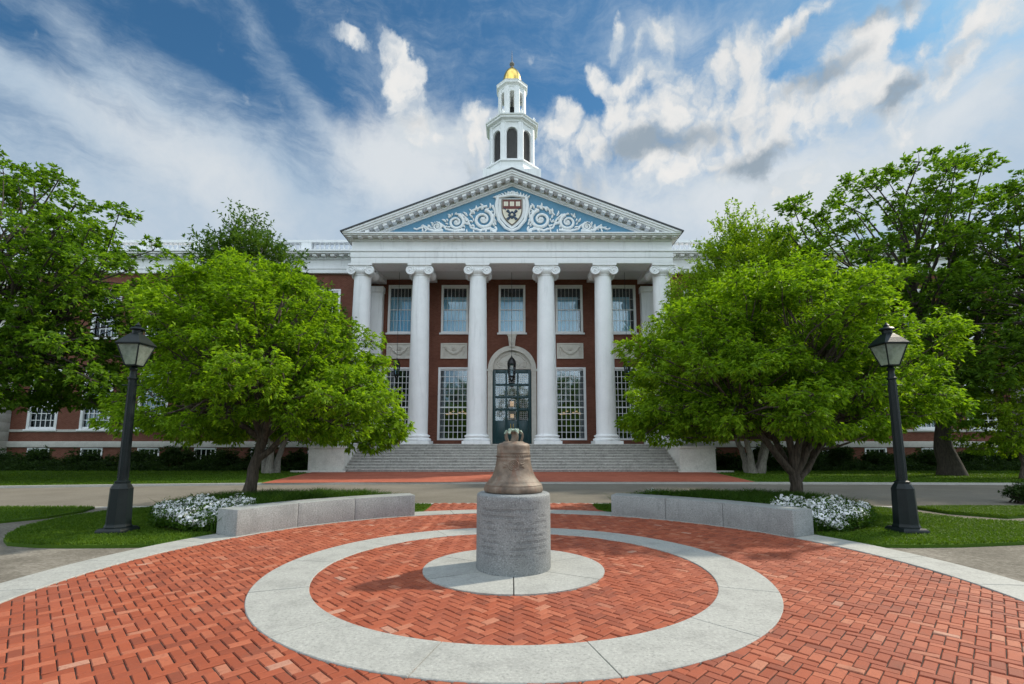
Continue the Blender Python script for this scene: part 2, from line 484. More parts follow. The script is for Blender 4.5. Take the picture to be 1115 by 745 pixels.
M['gold'] = plain('gold_leaf', (0.85, 0.60, 0.16), 0.26, 1.0, var=0.1, scale=4)
M['louvre'] = plain('grey_tower_louvre', (0.16, 0.155, 0.155), 0.7, var=0.15)
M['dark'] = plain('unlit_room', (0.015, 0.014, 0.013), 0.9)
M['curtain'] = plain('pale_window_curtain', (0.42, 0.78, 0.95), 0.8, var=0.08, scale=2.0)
M['slate'] = plain('dark_slate_roof', (0.06, 0.065, 0.075), 0.7, var=0.2)
M['pane'] = pane_mat('window_pane')
M['paneblue'] = pane_mat('upper_window_pane', base=0.06)
M['wingpane'] = pane_mat('wing_window_pane', (0.38, 0.43, 0.46), 0.0)
M['book'] = plain('shield_maroon', (0.13, 0.022, 0.015), 0.5)
M['ivory'] = plain('shield_ivory', (0.74, 0.68, 0.55), 0.5)
M['shield_blue'] = plain('shield_slate_blue', (0.03, 0.06, 0.11), 0.5)
M['shield_gold'] = plain('shield_dark_rim', (0.10, 0.075, 0.05), 0.5)
M['asphalt'] = ground_mat('worn_asphalt_road', [(0.3, (0.105, 0.094, 0.076)), (0.5, (0.160, 0.145, 0.118)), (0.7, (0.22, 0.20, 0.165))], 0.6, 0.5, 26)
M['gravel'] = ground_mat('fine_gravel_path', [(0.34, (0.075, 0.066, 0.052)), (0.5, (0.155, 0.140, 0.115)), (0.66, (0.29, 0.265, 0.225))], 0.9, 1.0, 20)
M['soil'] = ground_mat('bed_soil', [(0.3, (0.02, 0.014, 0.008)), (0.7, (0.05, 0.036, 0.022))], 1.5)
M['lawn'] = ground_mat('mown_lawn', [(0.3, (0.034, 0.080, 0.006)), (0.5, (0.060, 0.125, 0.009)), (0.72, (0.092, 0.160, 0.014))], 0.8, 0.9, 45, 0.3, 0.03)
M['kerb'] = granite('granite_kerb', (0.42, 0.41, 0.38), (0.3, 0.3, 0.28), (0.55, 0.54, 0.5), 40.0, 0.8, 0.3)
M['blade'] = leaf_mat('grass_blade', (0.036, 0.088, 0.006), (0.068, 0.138, 0.009), (0.110, 0.185, 0.016), 0.35)
M['liriope'] = leaf_mat('border_grass_blade', (0.024, 0.066, 0.008), (0.046, 0.110, 0.012), (0.085, 0.160, 0.020), 0.35)
M['petal'] = leaf_mat('white_petal', (0.74, 0.75, 0.78), (0.82, 0.83, 0.85), (0.88, 0.88, 0.89), 0.2, (1, 1, 1), 0.6)
M['leaf_lime'] = leaf_mat('lime_green_leaf', (0.082, 0.170, 0.010), (0.158, 0.285, 0.014), (0.255, 0.395, 0.026), 0.52, (1.42, 1.42, 0.5))
M['leaf_oak'] = leaf_mat('oak_green_leaf', (0.052, 0.122, 0.012), (0.096, 0.194, 0.017), (0.155, 0.265, 0.026), 0.54, (1.4, 1.42, 0.5))
M['leaf_spiky'] = leaf_mat('yellow_green_leaf', (0.100, 0.190, 0.011), (0.178, 0.300, 0.016), (0.27, 0.39, 0.026), 0.54, (1.45, 1.42, 0.5))
M['leaf_pine'] = leaf_mat('deep_green_leaf', (0.032, 0.080, 0.014), (0.058, 0.125, 0.018), (0.10, 0.18, 0.026), 0.4)
M['leaf_yew'] = leaf_mat('dark_shrub_leaf', (0.016, 0.036, 0.009), (0.026, 0.058, 0.012), (0.050, 0.095, 0.018), 0.25)
M['bark'] = bark_mat('grey_brown_bark', (0.035, 0.026, 0.02), (0.13, 0.10, 0.078))
M['bark_pale'] = bark_mat('pale_grey_bark', (0.12, 0.11, 0.09), (0.27, 0.25, 0.215))
M['bark_dark'] = bark_mat('dark_oak_bark', (0.022, 0.018, 0.014), (0.085, 0.068, 0.054))


def _bronze():
    m, t, b = new_mat('brown_patinated_bronze')
    tc = t.node('ShaderNodeTexCoord').outputs['Object']
    n = t.noise(tc, 5.0, 7, 0.68)
    n2 = t.noise(t.mapping(tc, scale=(5, 5, 1.0)), 2.5, 6, 0.65)
    c = t.ramp(n, [(0.30, (0.075, 0.056, 0.042)), (0.5, (0.165, 0.125, 0.092)), (0.7, (0.28, 0.225, 0.175))])
    c = t.mix(t.maprange(n2, 0.5, 0.72, 0.0, 0.6), c, (0.20, 0.085, 0.050, 1))
    c = t.mix(t.maprange(t.noise(tc, 3.0, 5, 0.6), 0.55, 0.75, 0, 0.45), c, (0.17, 0.20, 0.175, 1))
    t.l.new(c, b.inputs['Base Color'])
    b.inputs['Metallic'].default_value = 0.12
    b.inputs['Roughness'].default_value = 0.62
    bn = t.node('ShaderNodeBump')
    bn.inputs['Strength'].default_value = 0.35
    bn.inputs['Distance'].default_value = 0.006
    t.l.new(t.noise(tc, 35, 5, 0.65), bn.inputs['Height'])
    t.l.new(bn.outputs[0], b.inputs['Normal'])
    return m


M['bronze'] = _bronze()
M['verdigris'] = plain('green_copper_patina', (0.27, 0.35, 0.28), 0.65, 0.1, var=0.3, scale=20)


def _lampglass():
    m, t, b = new_mat('frosted_lantern_glass')
    b.inputs['Base Color'].default_value = (0.40, 0.44, 0.40, 1)
    b.inputs['Roughness'].default_value = 0.25
    tr = t.node('ShaderNodeBsdfTranslucent')
    tr.inputs['Color'].default_value = (0.58, 0.64, 0.58, 1)
    mx = t.node('ShaderNodeMixShader')
    mx.inputs[0].default_value = 0.5
    t.l.new(b.outputs[0], mx.inputs[1])
    t.l.new(tr.outputs[0], mx.inputs[2])
    tp = t.node('ShaderNodeBsdfTransparent')
    tp.inputs['Color'].default_value = (0.88, 0.93, 0.88, 1)
    m2 = t.node('ShaderNodeMixShader')
    tc = t.node('ShaderNodeTexCoord').outputs['Object']
    t.l.new(t.maprange(t.noise(tc, 6.0, 4, 0.6), 0.3, 0.7, 0.25, 0.6), m2.inputs[0])
    t.l.new(mx.outputs[0], m2.inputs[1])
    t.l.new(tp.outputs[0], m2.inputs[2])
    t.l.new(m2.outputs[0], t.n['Material Output'].inputs['Surface'])
    return m


M['lampglass'] = _lampglass()
M['door_glow'] = emit_mat('orange_reflection_glow', (1.0, 0.62, 0.36), 0.55)  # emission imitating an orange reflection in the door glass
M['chandelier'] = emit_mat('lit_chandelier_bulb', (1.0, 0.62, 0.34), 0.42)


# ---------------------------------------------------------------- mesh helpers
class MB:
    def __init__(s):
        s.v, s.f, s.m = [], [], []
        s.cur = 0

    def add(s, verts, faces):
        o = len(s.v)
        s.v.extend([tuple(p) for p in verts])
        for f in faces:
            s.f.append([i + o for i in f])
            s.m.append(s.cur)
        return s

    def box(s, x0, x1, y0, y1, z0, z1):
        v = [(x0, y0, z0), (x1, y0, z0), (x1, y1, z0), (x0, y1, z0), (x0, y0, z1), (x1, y0, z1), (x1, y1, z1), (x0, y1, z1)]
        return s.add(v, [(0, 3, 2, 1), (4, 5, 6, 7), (0, 1, 5, 4), (1, 2, 6, 5), (2, 3, 7, 6), (3, 0, 4, 7)])

    def obox(s, c, size, rot=0.0, tilt=None):
        """box of size centred at c, turned about Z by rot"""
        w, d, h = [a / 2 for a in size]
        R = Matrix.Rotation(rot, 3, 'Z')
        if tilt is not None:
            R = R @ tilt
        v = [R @ Vector((x, y, z)) + Vector(c) for z in (-h, h) for x, y in ((-w, -d), (w, -d), (w, d), (-w, d))]
        return s.add(v, [(0, 3, 2, 1), (4, 5, 6, 7), (0, 1, 5, 4), (1, 2, 6, 5), (2, 3, 7, 6), (3, 0, 4, 7)])

    def lathe(s, prof, c=(0, 0, 0), n=32, rot=0.0, caps=True, sx=1.0, sy=1.0):
        """prof: list of (radius, z)"""
        v, f = [], []
        for r, z in prof:
            for k in range(n):
                a = rot + 2 * pi * k / n
                v.append((c[0] + r * cos(a) * sx, c[1] + r * sin(a) * sy, c[2] + z))
        for i in range(len(prof) - 1):
            for k in range(n):
                k2 = (k + 1) % n
                f.append((i * n + k, i * n + k2, (i + 1) * n + k2, (i + 1) * n + k))
        if caps:
            f.append(tuple(reversed(range(n))))
            f.append(tuple(range((len(prof) - 1) * n, len(prof) * n)))
        return s.add(v, f)

    def tube(s, pts, radii, n=8, caps=True):
        pts = [Vector(p) for p in pts]
        if not isinstance(radii, (list, tuple)):
            radii = [radii] * len(pts)
        v, f = [], []
        up = None
        for i, p in enumerate(pts):
            t = (pts[min(i + 1, len(pts) - 1)] - pts[max(i - 1, 0)])
            if t.length < 1e-9:
                t = Vector((0, 0, 1))
            t.normalize()
            if up is None:
                up = t.orthogonal().normalized()
            else:
                up = (up - t * up.dot(t))
                up = up.normalized() if up.length > 1e-6 else t.orthogonal().normalized()
            b = t.cross(up)
            for k in range(n):
                a = 2 * pi * k / n
                v.append(p + (up * cos(a) + b * sin(a)) * radii[i])
        for i in range(len(pts) - 1):
            for k in range(n):
                k2 = (k + 1) % n
                f.append((i * n + k, i * n + k2, (i + 1) * n + k2, (i + 1) * n + k))
        if caps:
            f.append(tuple(reversed(range(n))))
            f.append(tuple(range((len(pts) - 1) * n, len(pts) * n)))
        return s.add(v, f)

    def prism_xz(s, poly, y0, y1):
        """polygon in x,z (counter-clockwise seen from -Y) extruded from y0 (front) to y1"""
        n = len(poly)
        v = [(x, y0, z) for x, z in poly] + [(x, y1, z) for x, z in poly]
        f = [tuple(range(n)), tuple(reversed(range(n, 2 * n)))]
        for k in range(n):
            k2 = (k + 1) % n
            f.append((k2, k, n + k, n + k2))
        return s.add(v, f)

    def prism_xy(s, poly, z0, z1):
        n = len(poly)
        v = [(x, y, z0) for x, y in poly] + [(x, y, z1) for x, y in poly]
        f = [tuple(reversed(range(n))), tuple(range(n, 2 * n))]
        for k in range(n):
            k2 = (k + 1) % n
            f.append((k, k2, n + k2, n + k))
        return s.add(v, f)

    def ball(s, c, r, n=10, m=6, sx=1, sy=1, sz=1):
        prof = [(max(1e-4, r * sin(pi * i / m)), -r * cos(pi * i / m) * sz) for i in range(m + 1)]
        return s.lathe(prof, c, n, caps=False, sx=sx, sy=sy)

    def build(s, name, mats, parent=None, origin=(0, 0, 0), smooth=True, bevel=0.0, angle=35):
        o = Vector(origin)
        me = bpy.data.meshes.new(name)
        me.from_pydata([(p[0] - o.x, p[1] - o.y, p[2] - o.z) for p in s.v], [], s.f)
        if not isinstance(mats, (list, tuple)):
            mats = [mats]
        for m in mats:
            me.materials.append(m)
        if len(mats) > 1:
            me.polygons.foreach_set('material_index', s.m)
        if bevel > 0:
            bm = bmesh.new()
            bm.from_mesh(me)
            bmesh.ops.recalc_face_normals(bm, faces=bm.faces)
            ed = [e for e in bm.edges if len(e.link_faces) == 2 and e.calc_face_angle(0) > radians(50)]
            bmesh.ops.bevel(bm, geom=ed, offset=bevel, segments=2, affect='EDGES', profile=0.6, clamp_overlap=True)
            bm.to_mesh(me)
            bm.free()
        if smooth:
            me.polygons.foreach_set('use_smooth', [True] * len(me.polygons))
            me.set_sharp_from_angle(angle=radians(angle))
        me.update()
        ob = bpy.data.objects.new(name, me)
        COL.objects.link(ob)
        if parent is not None:
            ob.parent = parent
        else:
            ob.location = o
        return ob


def tag(o, label=None, cat=None, group=None, kind=None):
    if label:
        o['label'] = label
    if cat:
        o['category'] = cat
    if group:
        o['group'] = group
    if kind:
        o['kind'] = kind
    return o


def empty(name, loc, label, cat, group=None):
    o = bpy.data.objects.new(name, None)
    COL.objects.link(o)
    o.location = loc
    o.empty_display_size = 0.3
    return tag(o, label, cat, group)


def quads_mesh(name, V, mat, parent=None, mats=None, midx=None, origin=(0, 0, 0)):
    """V: (n,4,3) array of separate quads"""
    V = np.asarray(V, dtype=np.float32) - np.asarray(origin, dtype=np.float32)
    n = len(V)
    me = bpy.data.meshes.new(name)
    me.vertices.add(n * 4)
    me.vertices.foreach_set('co', V.reshape(-1))
    me.loops.add(n * 4)
    me.loops.foreach_set('vertex_index', np.arange(n * 4, dtype=np.int32))
    me.polygons.add(n)
    me.polygons.foreach_set('loop_start', np.arange(0, n * 4, 4, dtype=np.int32))
    me.polygons.foreach_set('loop_total', np.full(n, 4, dtype=np.int32))
    for m in (mats or [mat]):
        me.materials.append(m)
    if midx is not None:
        me.polygons.foreach_set('material_index', np.asarray(midx, dtype=np.int32))
    me.update(calc_edges=True)
    ob = bpy.data.objects.new(name, me)
    COL.objects.link(ob)
    if parent is not None:
        ob.parent = parent
    else:
        ob.location = origin
    return ob


def norm(a):
    return a / np.maximum(np.linalg.norm(a, axis=-1, keepdims=True), 1e-9)


def leaf_quads(P, D, length, width, fold=0.25, droop=0.0, rng=RNG, level=0.8):
    """one pointed leaf per base point P along direction D"""
    n = len(P)
    D = norm(D)
    L = length * rng.uniform(0.65, 1.25, (n, 1))
    R = rng.normal(size=(n, 3)) * 0.55 + np.array([0, 0, level])
    S = norm(np.cross(D, R))
    N = np.cross(S, D)
    W = width * rng.uniform(0.75, 1.2, (n, 1))
    tip = P + D * L + np.array([0, 0, -1.0]) * droop * L
    mid = P + D * L * 0.45 + N * fold * W
    q = np.stack([P, mid + S * W * 0.5, tip, mid - S * W * 0.5], axis=1)
    return q
# ================================================================ the ground
PC = (0.02, 6.57)            # centre of the rings and of the bell
BC = (0.02, 6.33)            # centre of the outer kerb band
R_IN, R_OUT = 5.36, 5.97


def flat(name, poly, z, mat, kind='structure', thick=0.0):
    b = MB()
    if thick:
        b.prism_xy(poly, z - thick, z)
    else:
        b.add([(x, y, z) for x, y in poly], [tuple(range(len(poly)))])
    return tag(b.build(name, mat, smooth=False), kind=kind)


def strip(name, left, right, z, mat, kind='structure', thick=0.0):
    """a sheet between two polylines of equal length"""
    b = MB()
    n = len(left)
    v = [(x, y, z) for x, y in left] + [(x, y, z) for x, y in right]
    f = [(i, i + 1, n + i + 1, n + i) for i in range(n - 1)]
    b.add(v, f)
    if thick:
        v = [(x, y, z) for x, y in left] + [(x, y, z - thick) for x, y in left]
        b.add(v, [(i + 1, i, n + i, n + i + 1) for i in range(n - 1)])
        v = [(x, y, z) for x, y in right] + [(x, y, z - thick) for x, y in right]
        b.add(v, [(i, i + 1, n + i + 1, n + i) for i in range(n - 1)])
    return tag(b.build(name, mat, smooth=False), kind=kind)


def arc(c, r, a0, a1, n):
    return [(c[0] + r * cos(radians(a0 + (a1 - a0) * i / n)), c[1] + r * sin(radians(a0 + (a1 - a0) * i / n))) for i in range(n + 1)]


flat('ground', [(-900, -900), (900, -900), (900, 900), (-900, 900)], -0.06, M['lawn'])


def road_near(x):
    return 13.72 - 0.95 * min(1.0, (x / 11.5) ** 2) - 0.02 * max(0, abs(x) - 11.5)


def road_far(x):
    s = 1.35 if x < 0 else 0.35
    return 20.5 - s * min(1.6, (x / 16.0) ** 2)


xs = [-90, -60, -40, -30, -24] + [i * 1.5 for i in range(-14, 15)] + [24, 30, 40, 60, 90]
strip('road', [(x, road_far(x)) for x in xs], [(x, road_near(x)) for x in xs], -0.02, M['asphalt'])
strip('far_kerb', [(x, road_far(x) + 0.16) for x in xs], [(x, road_far(x)) for x in xs], 0.06, M['kerb'], thick=0.12)
strip('gravel_forecourt', [(x, road_near(x)) for x in xs], [(x, -14.0) for x in xs], -0.03, M['gravel'])
strip('near_kerb', [(x, road_near(x) + 0.05) for x in xs], [(x, road_near(x) - 0.10) for x in xs], -0.008, M['kerb'], thick=0.05)

# lawns beyond the road and round the plaza
strip('far_lawn_left', [(x, 40.0) for x in xs if x <= -12] + [(-11.3, 40)], [(x, road_far(x) + 0.17) for x in xs if x <= -12] + [(-10.2, road_far(-10) + 0.17)], 0.045, M['lawn'])
strip('far_lawn_right', [(11.3, 40)] + [(x, 40.0) for x in xs if x >= 12], [(10.2, road_far(10) + 0.17)] + [(x, road_far(x) + 0.17) for x in xs if x >= 12], 0.045, M['lawn'])
flat('brick_apron', [(-10.2, 19.9), (-7, 20.25), (0, 20.55), (7, 20.55), (10.2, 20.5), (11.4, 27.9), (11.9, 31), (-11.9, 31), (-11.4, 27.9)], 0.066, M['apron'])

ISL_L = [(-8.65, 8.45), (-8.2, 8.08), (-7.6, 7.93), (-7.0, 7.90), (-6.2, 7.93)]
ISL_L_POLY = ISL_L + arc(BC, R_OUT + 0.015, 164.0, 113.0, 18) + [(-2.14, 12.3), (-2.16, 13.2)] + \
    [(-4, 13.45), (-6, 13.3), (-8, 13.05), (-9.0, 12.75), (-9.75, 11.9), (-9.9, 10.9), (-9.5, 9.6), (-8.95, 8.8)]
ISL_R_POLY = [(2.16, 13.2), (2.14, 12.3)] + arc(BC, R_OUT + 0.015, 67.0, 16.0, 18) + \
    [(6.3, 7.93), (7.2, 7.97), (8.6, 8.2), (10.0, 8.6), (13.0, 9.6), (17, 10.6), (17, 11.4), (13.0, 10.9), (10.6, 10.15), (9.75, 10.6), (9.5, 11.6), (9.35, 12.6), (8.3, 13.0), (6, 13.3), (4, 13.45)]
STRIP_L = [(-24, 8.2), (-15, 9.4), (-12, 9.95), (-10.7, 10.35), (-10.35, 11.0), (-10.4, 11.9), (-10.75, 12.7), (-12.5, 12.72), (-24, 12.4)]
STRIP_R = [(10.2, 12.55), (10.35, 11.5), (11.0, 10.8), (13.0, 11.6), (17, 12.3), (24, 12.9), (24, 12.42), (13, 12.75), (11.0, 12.78)]
STRIP_R = [(10.3, 12.6), (10.35, 11.7), (11.0, 10.95), (13.0, 11.65), (17.0, 12.1), (24.0, 12.35), (24.0, 12.42), (12.5, 12.72), (11.0, 12.75)]
flat('lawn_left', ISL_L_POLY, 0.02, M['lawn'], thick=0.06)
flat('lawn_right', ISL_R_POLY, 0.02, M['lawn'], thick=0.06)
flat('lawn_strip_left', STRIP_L, 0.02, M['lawn'], thick=0.06)
flat('lawn_strip_right', STRIP_R, 0.02, M['lawn'], thick=0.06)
# brick walk from the plaza to the road
flat('walk_bed', [(-2.1, 12.0), (2.1, 12.0), (2.1, 13.75), (-2.1, 13.75)], -0.012, M['mortar'])

# ---- herringbone brick paving, every brick a bevelled block
BW, GAP = 0.089, 0.008


def in_plaza(x, y):
    d = math.hypot(x - BC[0], y - BC[1])
    r = math.hypot(x - PC[0], y - PC[1])
    walk = abs(x) < 2.1 and d > R_OUT + 0.02 and 11 < y < road_near(x) - 0.12
    if walk:
        return True
    return d < R_IN - 0.01 and r > 1.175 and not (2.475 < r < 3.094)


def make_paving():
    V, F = [], []
    c45 = sqrt(0.5)
    N = 92
    rng = random.Random(5)
    for i in range(-N, N):
        for j in range(-N, N):
            k = (i - j) % 4
            if k == 0:
                x0, y0, x1, y1 = i, j, i + 2, j + 1
            elif k == 3:
                x0, y0, x1, y1 = i, j, i + 1, j + 2
            else:
                continue
            x0, y0, x1, y1 = x0 * BW + GAP / 2, y0 * BW + GAP / 2, x1 * BW - GAP / 2, y1 * BW - GAP / 2
            cx, cy = (x0 + x1) / 2, (y0 + y1) / 2
            wx, wy = (cx - cy) * c45 + PC[0], (cx + cy) * c45 + PC[1]
            if wy < -1.2 or not in_plaza_loose(wx, wy):
                continue
            dz = rng.uniform(-0.006, 0.002)
            tx, ty = rng.gauss(0, 0.016), rng.gauss(0, 0.016)
            jr = rng.gauss(0, 0.012)
            bev = 0.006
            ring = [(x0, y0), (x1, y0), (x1, y1), (x0, y1)]
            inn = [(x0 + bev, y0 + bev), (x1 - bev, y0 + bev), (x1 - bev, y1 - bev), (x0 + bev, y1 - bev)]
            o = len(V)
            low = []
            for lst, z in ((ring, -0.03), (ring, -0.006), (inn, 0.0)):
                for px_, py_ in lst:
                    ax, ay = px_ - cx, py_ - cy
                    ax, ay = ax - ay * jr, ay + ax * jr
                    zz = z + dz + (ax * tx + ay * ty if z > -0.02 else 0)
                    qx, qy = ax + cx, ay + cy
                    V.append(((qx - qy) * c45 + PC[0], (qx + qy) * c45 + PC[1], zz))
            F.append((o + 8, o + 9, o + 10, o + 11))
            for a in range(4):
                b2 = (a + 1) % 4
                F.append((o + 4 + a, o + 4 + b2, o + 8 + b2, o + 8 + a))
                F.append((o + a, o + b2, o + 4 + b2, o + 4 + a))
    me = bpy.data.meshes.new('plaza_bricks')
    me.from_pydata(V, [], F)
    me.materials.append(M['paver'])
    me.update()
    ob = bpy.data.objects.new('plaza_bricks', me)
    COL.objects.link(ob)
    tag(ob, kind='structure')


def in_plaza_loose(x, y):
    """bricks run under the stone bands a little so that the cut edge is clean"""
    if in_plaza(x, y):
        return True
    for dx, dy in ((0.1, 0), (-0.1, 0), (0, 0.1), (0, -0.1), (.07, .07), (-.07, -.07), (.07, -.07), (-.07, .07)):
        if in_plaza(x + dx, y + dy):
            return True
    return False


make_paving()
flat('plaza_bed', arc(BC, R_IN + 0.1, 0, 360, 96)[:-1], -0.012, M['mortar'])


def ring_slabs(name, c, r0, r1, joints, top, gap=0.007, mat='slab', a_skip=None):
    b = MB()
    js = sorted(joints)
    for i, a0 in enumerate(js):
        a1 = js[(i + 1) % len(js)]
        if a1 <= a0:
            a1 += 360
        g = math.degrees(gap / 2 / ((r0 + r1) / 2)) if r0 > 0.01 else 0.35
        n = max(4, int((a1 - a0) / 2.5))
        o = arc(c, r1, a0 + g, a1 - g, n)
        if r0 > 0.01:
            inn = arc(c, r0, a0 + g, a1 - g, n)
        else:
            inn = None
        z1 = top + random.uniform(-0.001, 0.0015)
        z0 = top - 0.08
        ch = 0.006
        if inn:
            o2 = arc(c, r1 - ch, a0 + g * 1.6, a1 - g * 1.6, n)
            i2 = arc(c, r0 + ch, a0 + g * 1.6, a1 - g * 1.6, n)
            v = []
            for (A, z) in ((inn, z0), (o, z0), (inn, z1 - ch), (o, z1 - ch), (i2, z1), (o2, z1)):
                v += [(x, y, z) for x, y in A]
            m = n + 1
            f = []
            for k in range(n):
                f.append((4 * m + k, 5 * m + k, 5 * m + k + 1, 4 * m + k + 1))
                f.append((3 * m + k, 3 * m + k + 1, 5 * m + k + 1, 5 * m + k))
                f.append((2 * m + k + 1, 2 * m + k, 4 * m + k, 4 * m + k + 1))
                f.append((1 * m + k, 1 * m + k + 1, 3 * m + k + 1, 3 * m + k))
                f.append((0 * m + k + 1, 0 * m + k, 2 * m + k, 2 * m + k + 1))
            for e in (0, n):
                f.append((0 * m + e, 1 * m + e, 3 * m + e, 2 * m + e))
                f.append((2 * m + e, 3 * m + e, 5 * m + e, 4 * m + e))
            b.add(v, f)
        else:
            off = gap / 2 / sin(radians((a1 - a0) / 2))
            am = radians((a0 + a1) / 2)
            apex = (c[0] + off * cos(am), c[1] + off * sin(am))
            b.prism_xy([apex] + o, z0, z1)
    return tag(b.build(name, M[mat], smooth=True, angle=20), kind='structure')


ring_slabs('stone_ring', PC, 2.475, 3.094, [-90 + 13.85 + 27.69 * k for k in range(13)], 0.008)
ring_slabs('stone_disc', PC, 0.0, 1.175, [-90, -30, 30, 90, 150, 210], 0.012, gap=0.010)
ring_slabs('stone_border', BC, R_IN, R_OUT, [8 + 360 / 26 * k for k in range(26)], 0.012)

# ================================================================ the bell and its pedestal
ped = MB()
pp = [(0.485, 0.008), (0.489, 0.03), (0.489, 0.30), (0.489, 0.60), (0.489, 0.90), (0.487, 0.945), (0.478, 0.962), (0.455, 0.975), (0.30, 0.980), (0.02, 0.981)]
ped.lathe(pp, (PC[0], PC[1], 0), 96)
pedo = ped.build('stone_pedestal', M['pedestal'], None, (PC[0], PC[1], 0), angle=50)
tag(pedo, 'grey cylindrical granite pedestal under the bell at the centre of the paving', 'pedestal')

bell = empty('bronze_bell', (PC[0], PC[1], 0.98), 'weathered brown bronze bell standing on the granite pedestal', 'bell')
BO = (PC[0], PC[1], 0.98)
prof = [(0.30, 0.004), (0.385, 0.006), (0.393, 0.022), (0.394, 0.05), (0.388, 0.072), (0.379, 0.090), (0.381, 0.098), (0.374, 0.106),
        (0.352, 0.124), (0.345, 0.130), (0.343, 0.138), (0.326, 0.158), (0.303, 0.188), (0.283, 0.222), (0.266, 0.262), (0.253, 0.305), (0.243, 0.34),
        (0.234, 0.385), (0.229, 0.42), (0.231, 0.426), (0.231, 0.434), (0.227, 0.440), (0.224, 0.50), (0.2235, 0.508), (0.226, 0.513), (0.226, 0.521), (0.2225, 0.526),
        (0.221, 0.575), (0.2215, 0.600), (0.219, 0.615), (0.208, 0.632), (0.185, 0.645), (0.150, 0.652), (0.140, 0.662), (0.128, 0.668), (0.02, 0.672)]
b = MB()
b.lathe(prof, BO, 96)
b.build('bell_body', M['bronze'], bell, BO, angle=40)


def bell_r(z):
    for (r0, z0), (r1, z1) in zip(prof, prof[1:]):
        if z0 <= z <= z1:
            return r0 + (r1 - r0) * (z - z0) / max(1e-6, z1 - z0)
    return 0.22


# relief roundel and the raised courses of ornament on the side of the bell
b = MB()


def on_bell(ang, z, out=0.004):
    r = bell_r(z) + out
    a = radians(ang)
    return (BO[0] + r * sin(a), BO[1] - r * cos(a), BO[2] + z)


for rr, th in ((0.066, 0.009), (0.047, 0.006)):
    pts = [on_bell(math.degrees(rr * cos(t) / 0.24), 0.36 + rr * sin(t), 0.002) for t in [2 * pi * k / 28 for k in range(29)]]
    b.tube(pts, th, 6)
for k in range(8):
    t = 2 * pi * k / 8
    b.ball(on_bell(math.degrees(0.027 * cos(t) / 0.24), 0.36 + 0.027 * sin(t), 0.0), 0.011, 8, 5)
b.ball(on_bell(0, 0.36, 0.0), 0.014, 8, 5)
for sgn in (-1, 1):
    for k in range(3):
        pts = [on_bell(sgn * (20 + 5 * i) + 0, 0.355 + 0.022 * (k - 1) + 0.008 * sin(i * 1.7 + k), 0.001) for i in range(5)]
        b.tube(pts, [0.005, 0.009, 0.010, 0.009, 0.004], 6)
for k in range(46):
    a = 360 / 46 * k
    b.tube([on_bell(a, 0.458, 0.001), on_bell(a + 2.2, 0.472, 0.003), on_bell(a, 0.488, 0.001)], [0.004, 0.009, 0.004], 5)
b.build('bell_relief', M['bronze'], bell, BO)
# the crown: argent loops with green patina
b = MB()
zc = BO[2] + 0.668
b.lathe([(0.040, 0), (0.042, 0.02), (0.026, 0.05), (0.026, 0.10), (0.034, 0.12), (0.02, 0.135)], (BO[0], BO[1], zc), 20)
co = None
for k in range(5):
    a = 2 * pi * k / 5 + 0.12
    pts = []
    for i in range(13):
        t = i / 12
        rad = 0.098 + 0.026 * sin(pi * min(1, t * 1.5)) - 0.075 * max(0, (t - 0.45) / 0.55) ** 1.2
        z = 0.15 * sin(pi * 0.5 * min(1.0, t * 1.25)) - 0.03 * max(0, (t - 0.8) / 0.2)
        pts.append((BO[0] + rad * cos(a), BO[1] + rad * sin(a), zc + z - 0.01))
    b.tube(pts, [0.016] * 4 + [0.013] * 5 + [0.011] * 4, 8)
co = b.build('bell_crown', M['bronze'], bell, BO)
b = MB()
for a in (0.18, pi - 0.2, -pi / 2 - 0.55, -pi / 2 + 0.5, pi / 2):
    b.ball((BO[0] + 0.055 * cos(a), BO[1] + 0.055 * sin(a), zc + 0.150), 0.024, 10, 7)
    b.tube([(BO[0] + 0.117 * cos(a), BO[1] + 0.117 * sin(a), zc + 0.10), (BO[0] + 0.09 * cos(a), BO[1] + 0.09 * sin(a), zc + 0.146)], 0.019, 7)
b.lathe([(0.036, 0), (0.038, 0.022), (0.014, 0.034)], (BO[0], BO[1], zc + 0.130), 12)
b.build('crown_patina', M['verdigris'], co, BO)


# ================================================================ curved benches
def bench(a0, a1, label):
    th = 0.545
    r0, r1, h = R_IN + 0.012, R_IN + 0.012 + th, 0.465
    root = empty('stone_bench', (BC[0] + r0 * cos(radians((a0 + a1) / 2)), BC[1] + r0 * sin(radians((a0 + a1) / 2)), 0.012), label, 'bench', 'curved granite benches on the plaza edge')
    org = tuple(root.location)
    cuts = [a0, a0 + (a1 - a0) * 0.36, a0 + (a1 - a0) * 0.68, a1]
    for k in range(3):
        bm_ = MB()
        g = math.degrees(0.003 / r0)
        n = 14
        A, B_ = cuts[k] + g, cuts[k + 1] - g
        ri, ro = arc(BC, r0, A, B_, n), arc(BC, r1, A, B_, n)
        m = n + 1
        v = []
        for lst, z in ((ri, 0.012), (ro, 0.012), (ri, h), (ro, h)):
            v += [(x, y, z) for x, y in lst]
        f = []
        for i in range(n):
            f += [(i + 1, i, 2 * m + i, 2 * m + i + 1), (m + i, m + i + 1, 3 * m + i + 1, 3 * m + i), (2 * m + i, 3 * m + i, 3 * m + i + 1, 2 * m + i + 1), (i, i + 1, m + i + 1, m + i)]
        for e in (0, n):
            f.append((e, m + e, 3 * m + e, 2 * m + e))
        bm_.add(v, f)
        bm_.build('stone_block', M['bench'], root, org, bevel=0.010)
    return root


bench(114.5, 154.3, 'curved grey granite bench with its sunlit face, left of the bell')
bench(25.0, 65.4, 'curved grey granite bench in blue-grey shade, right of the bell')


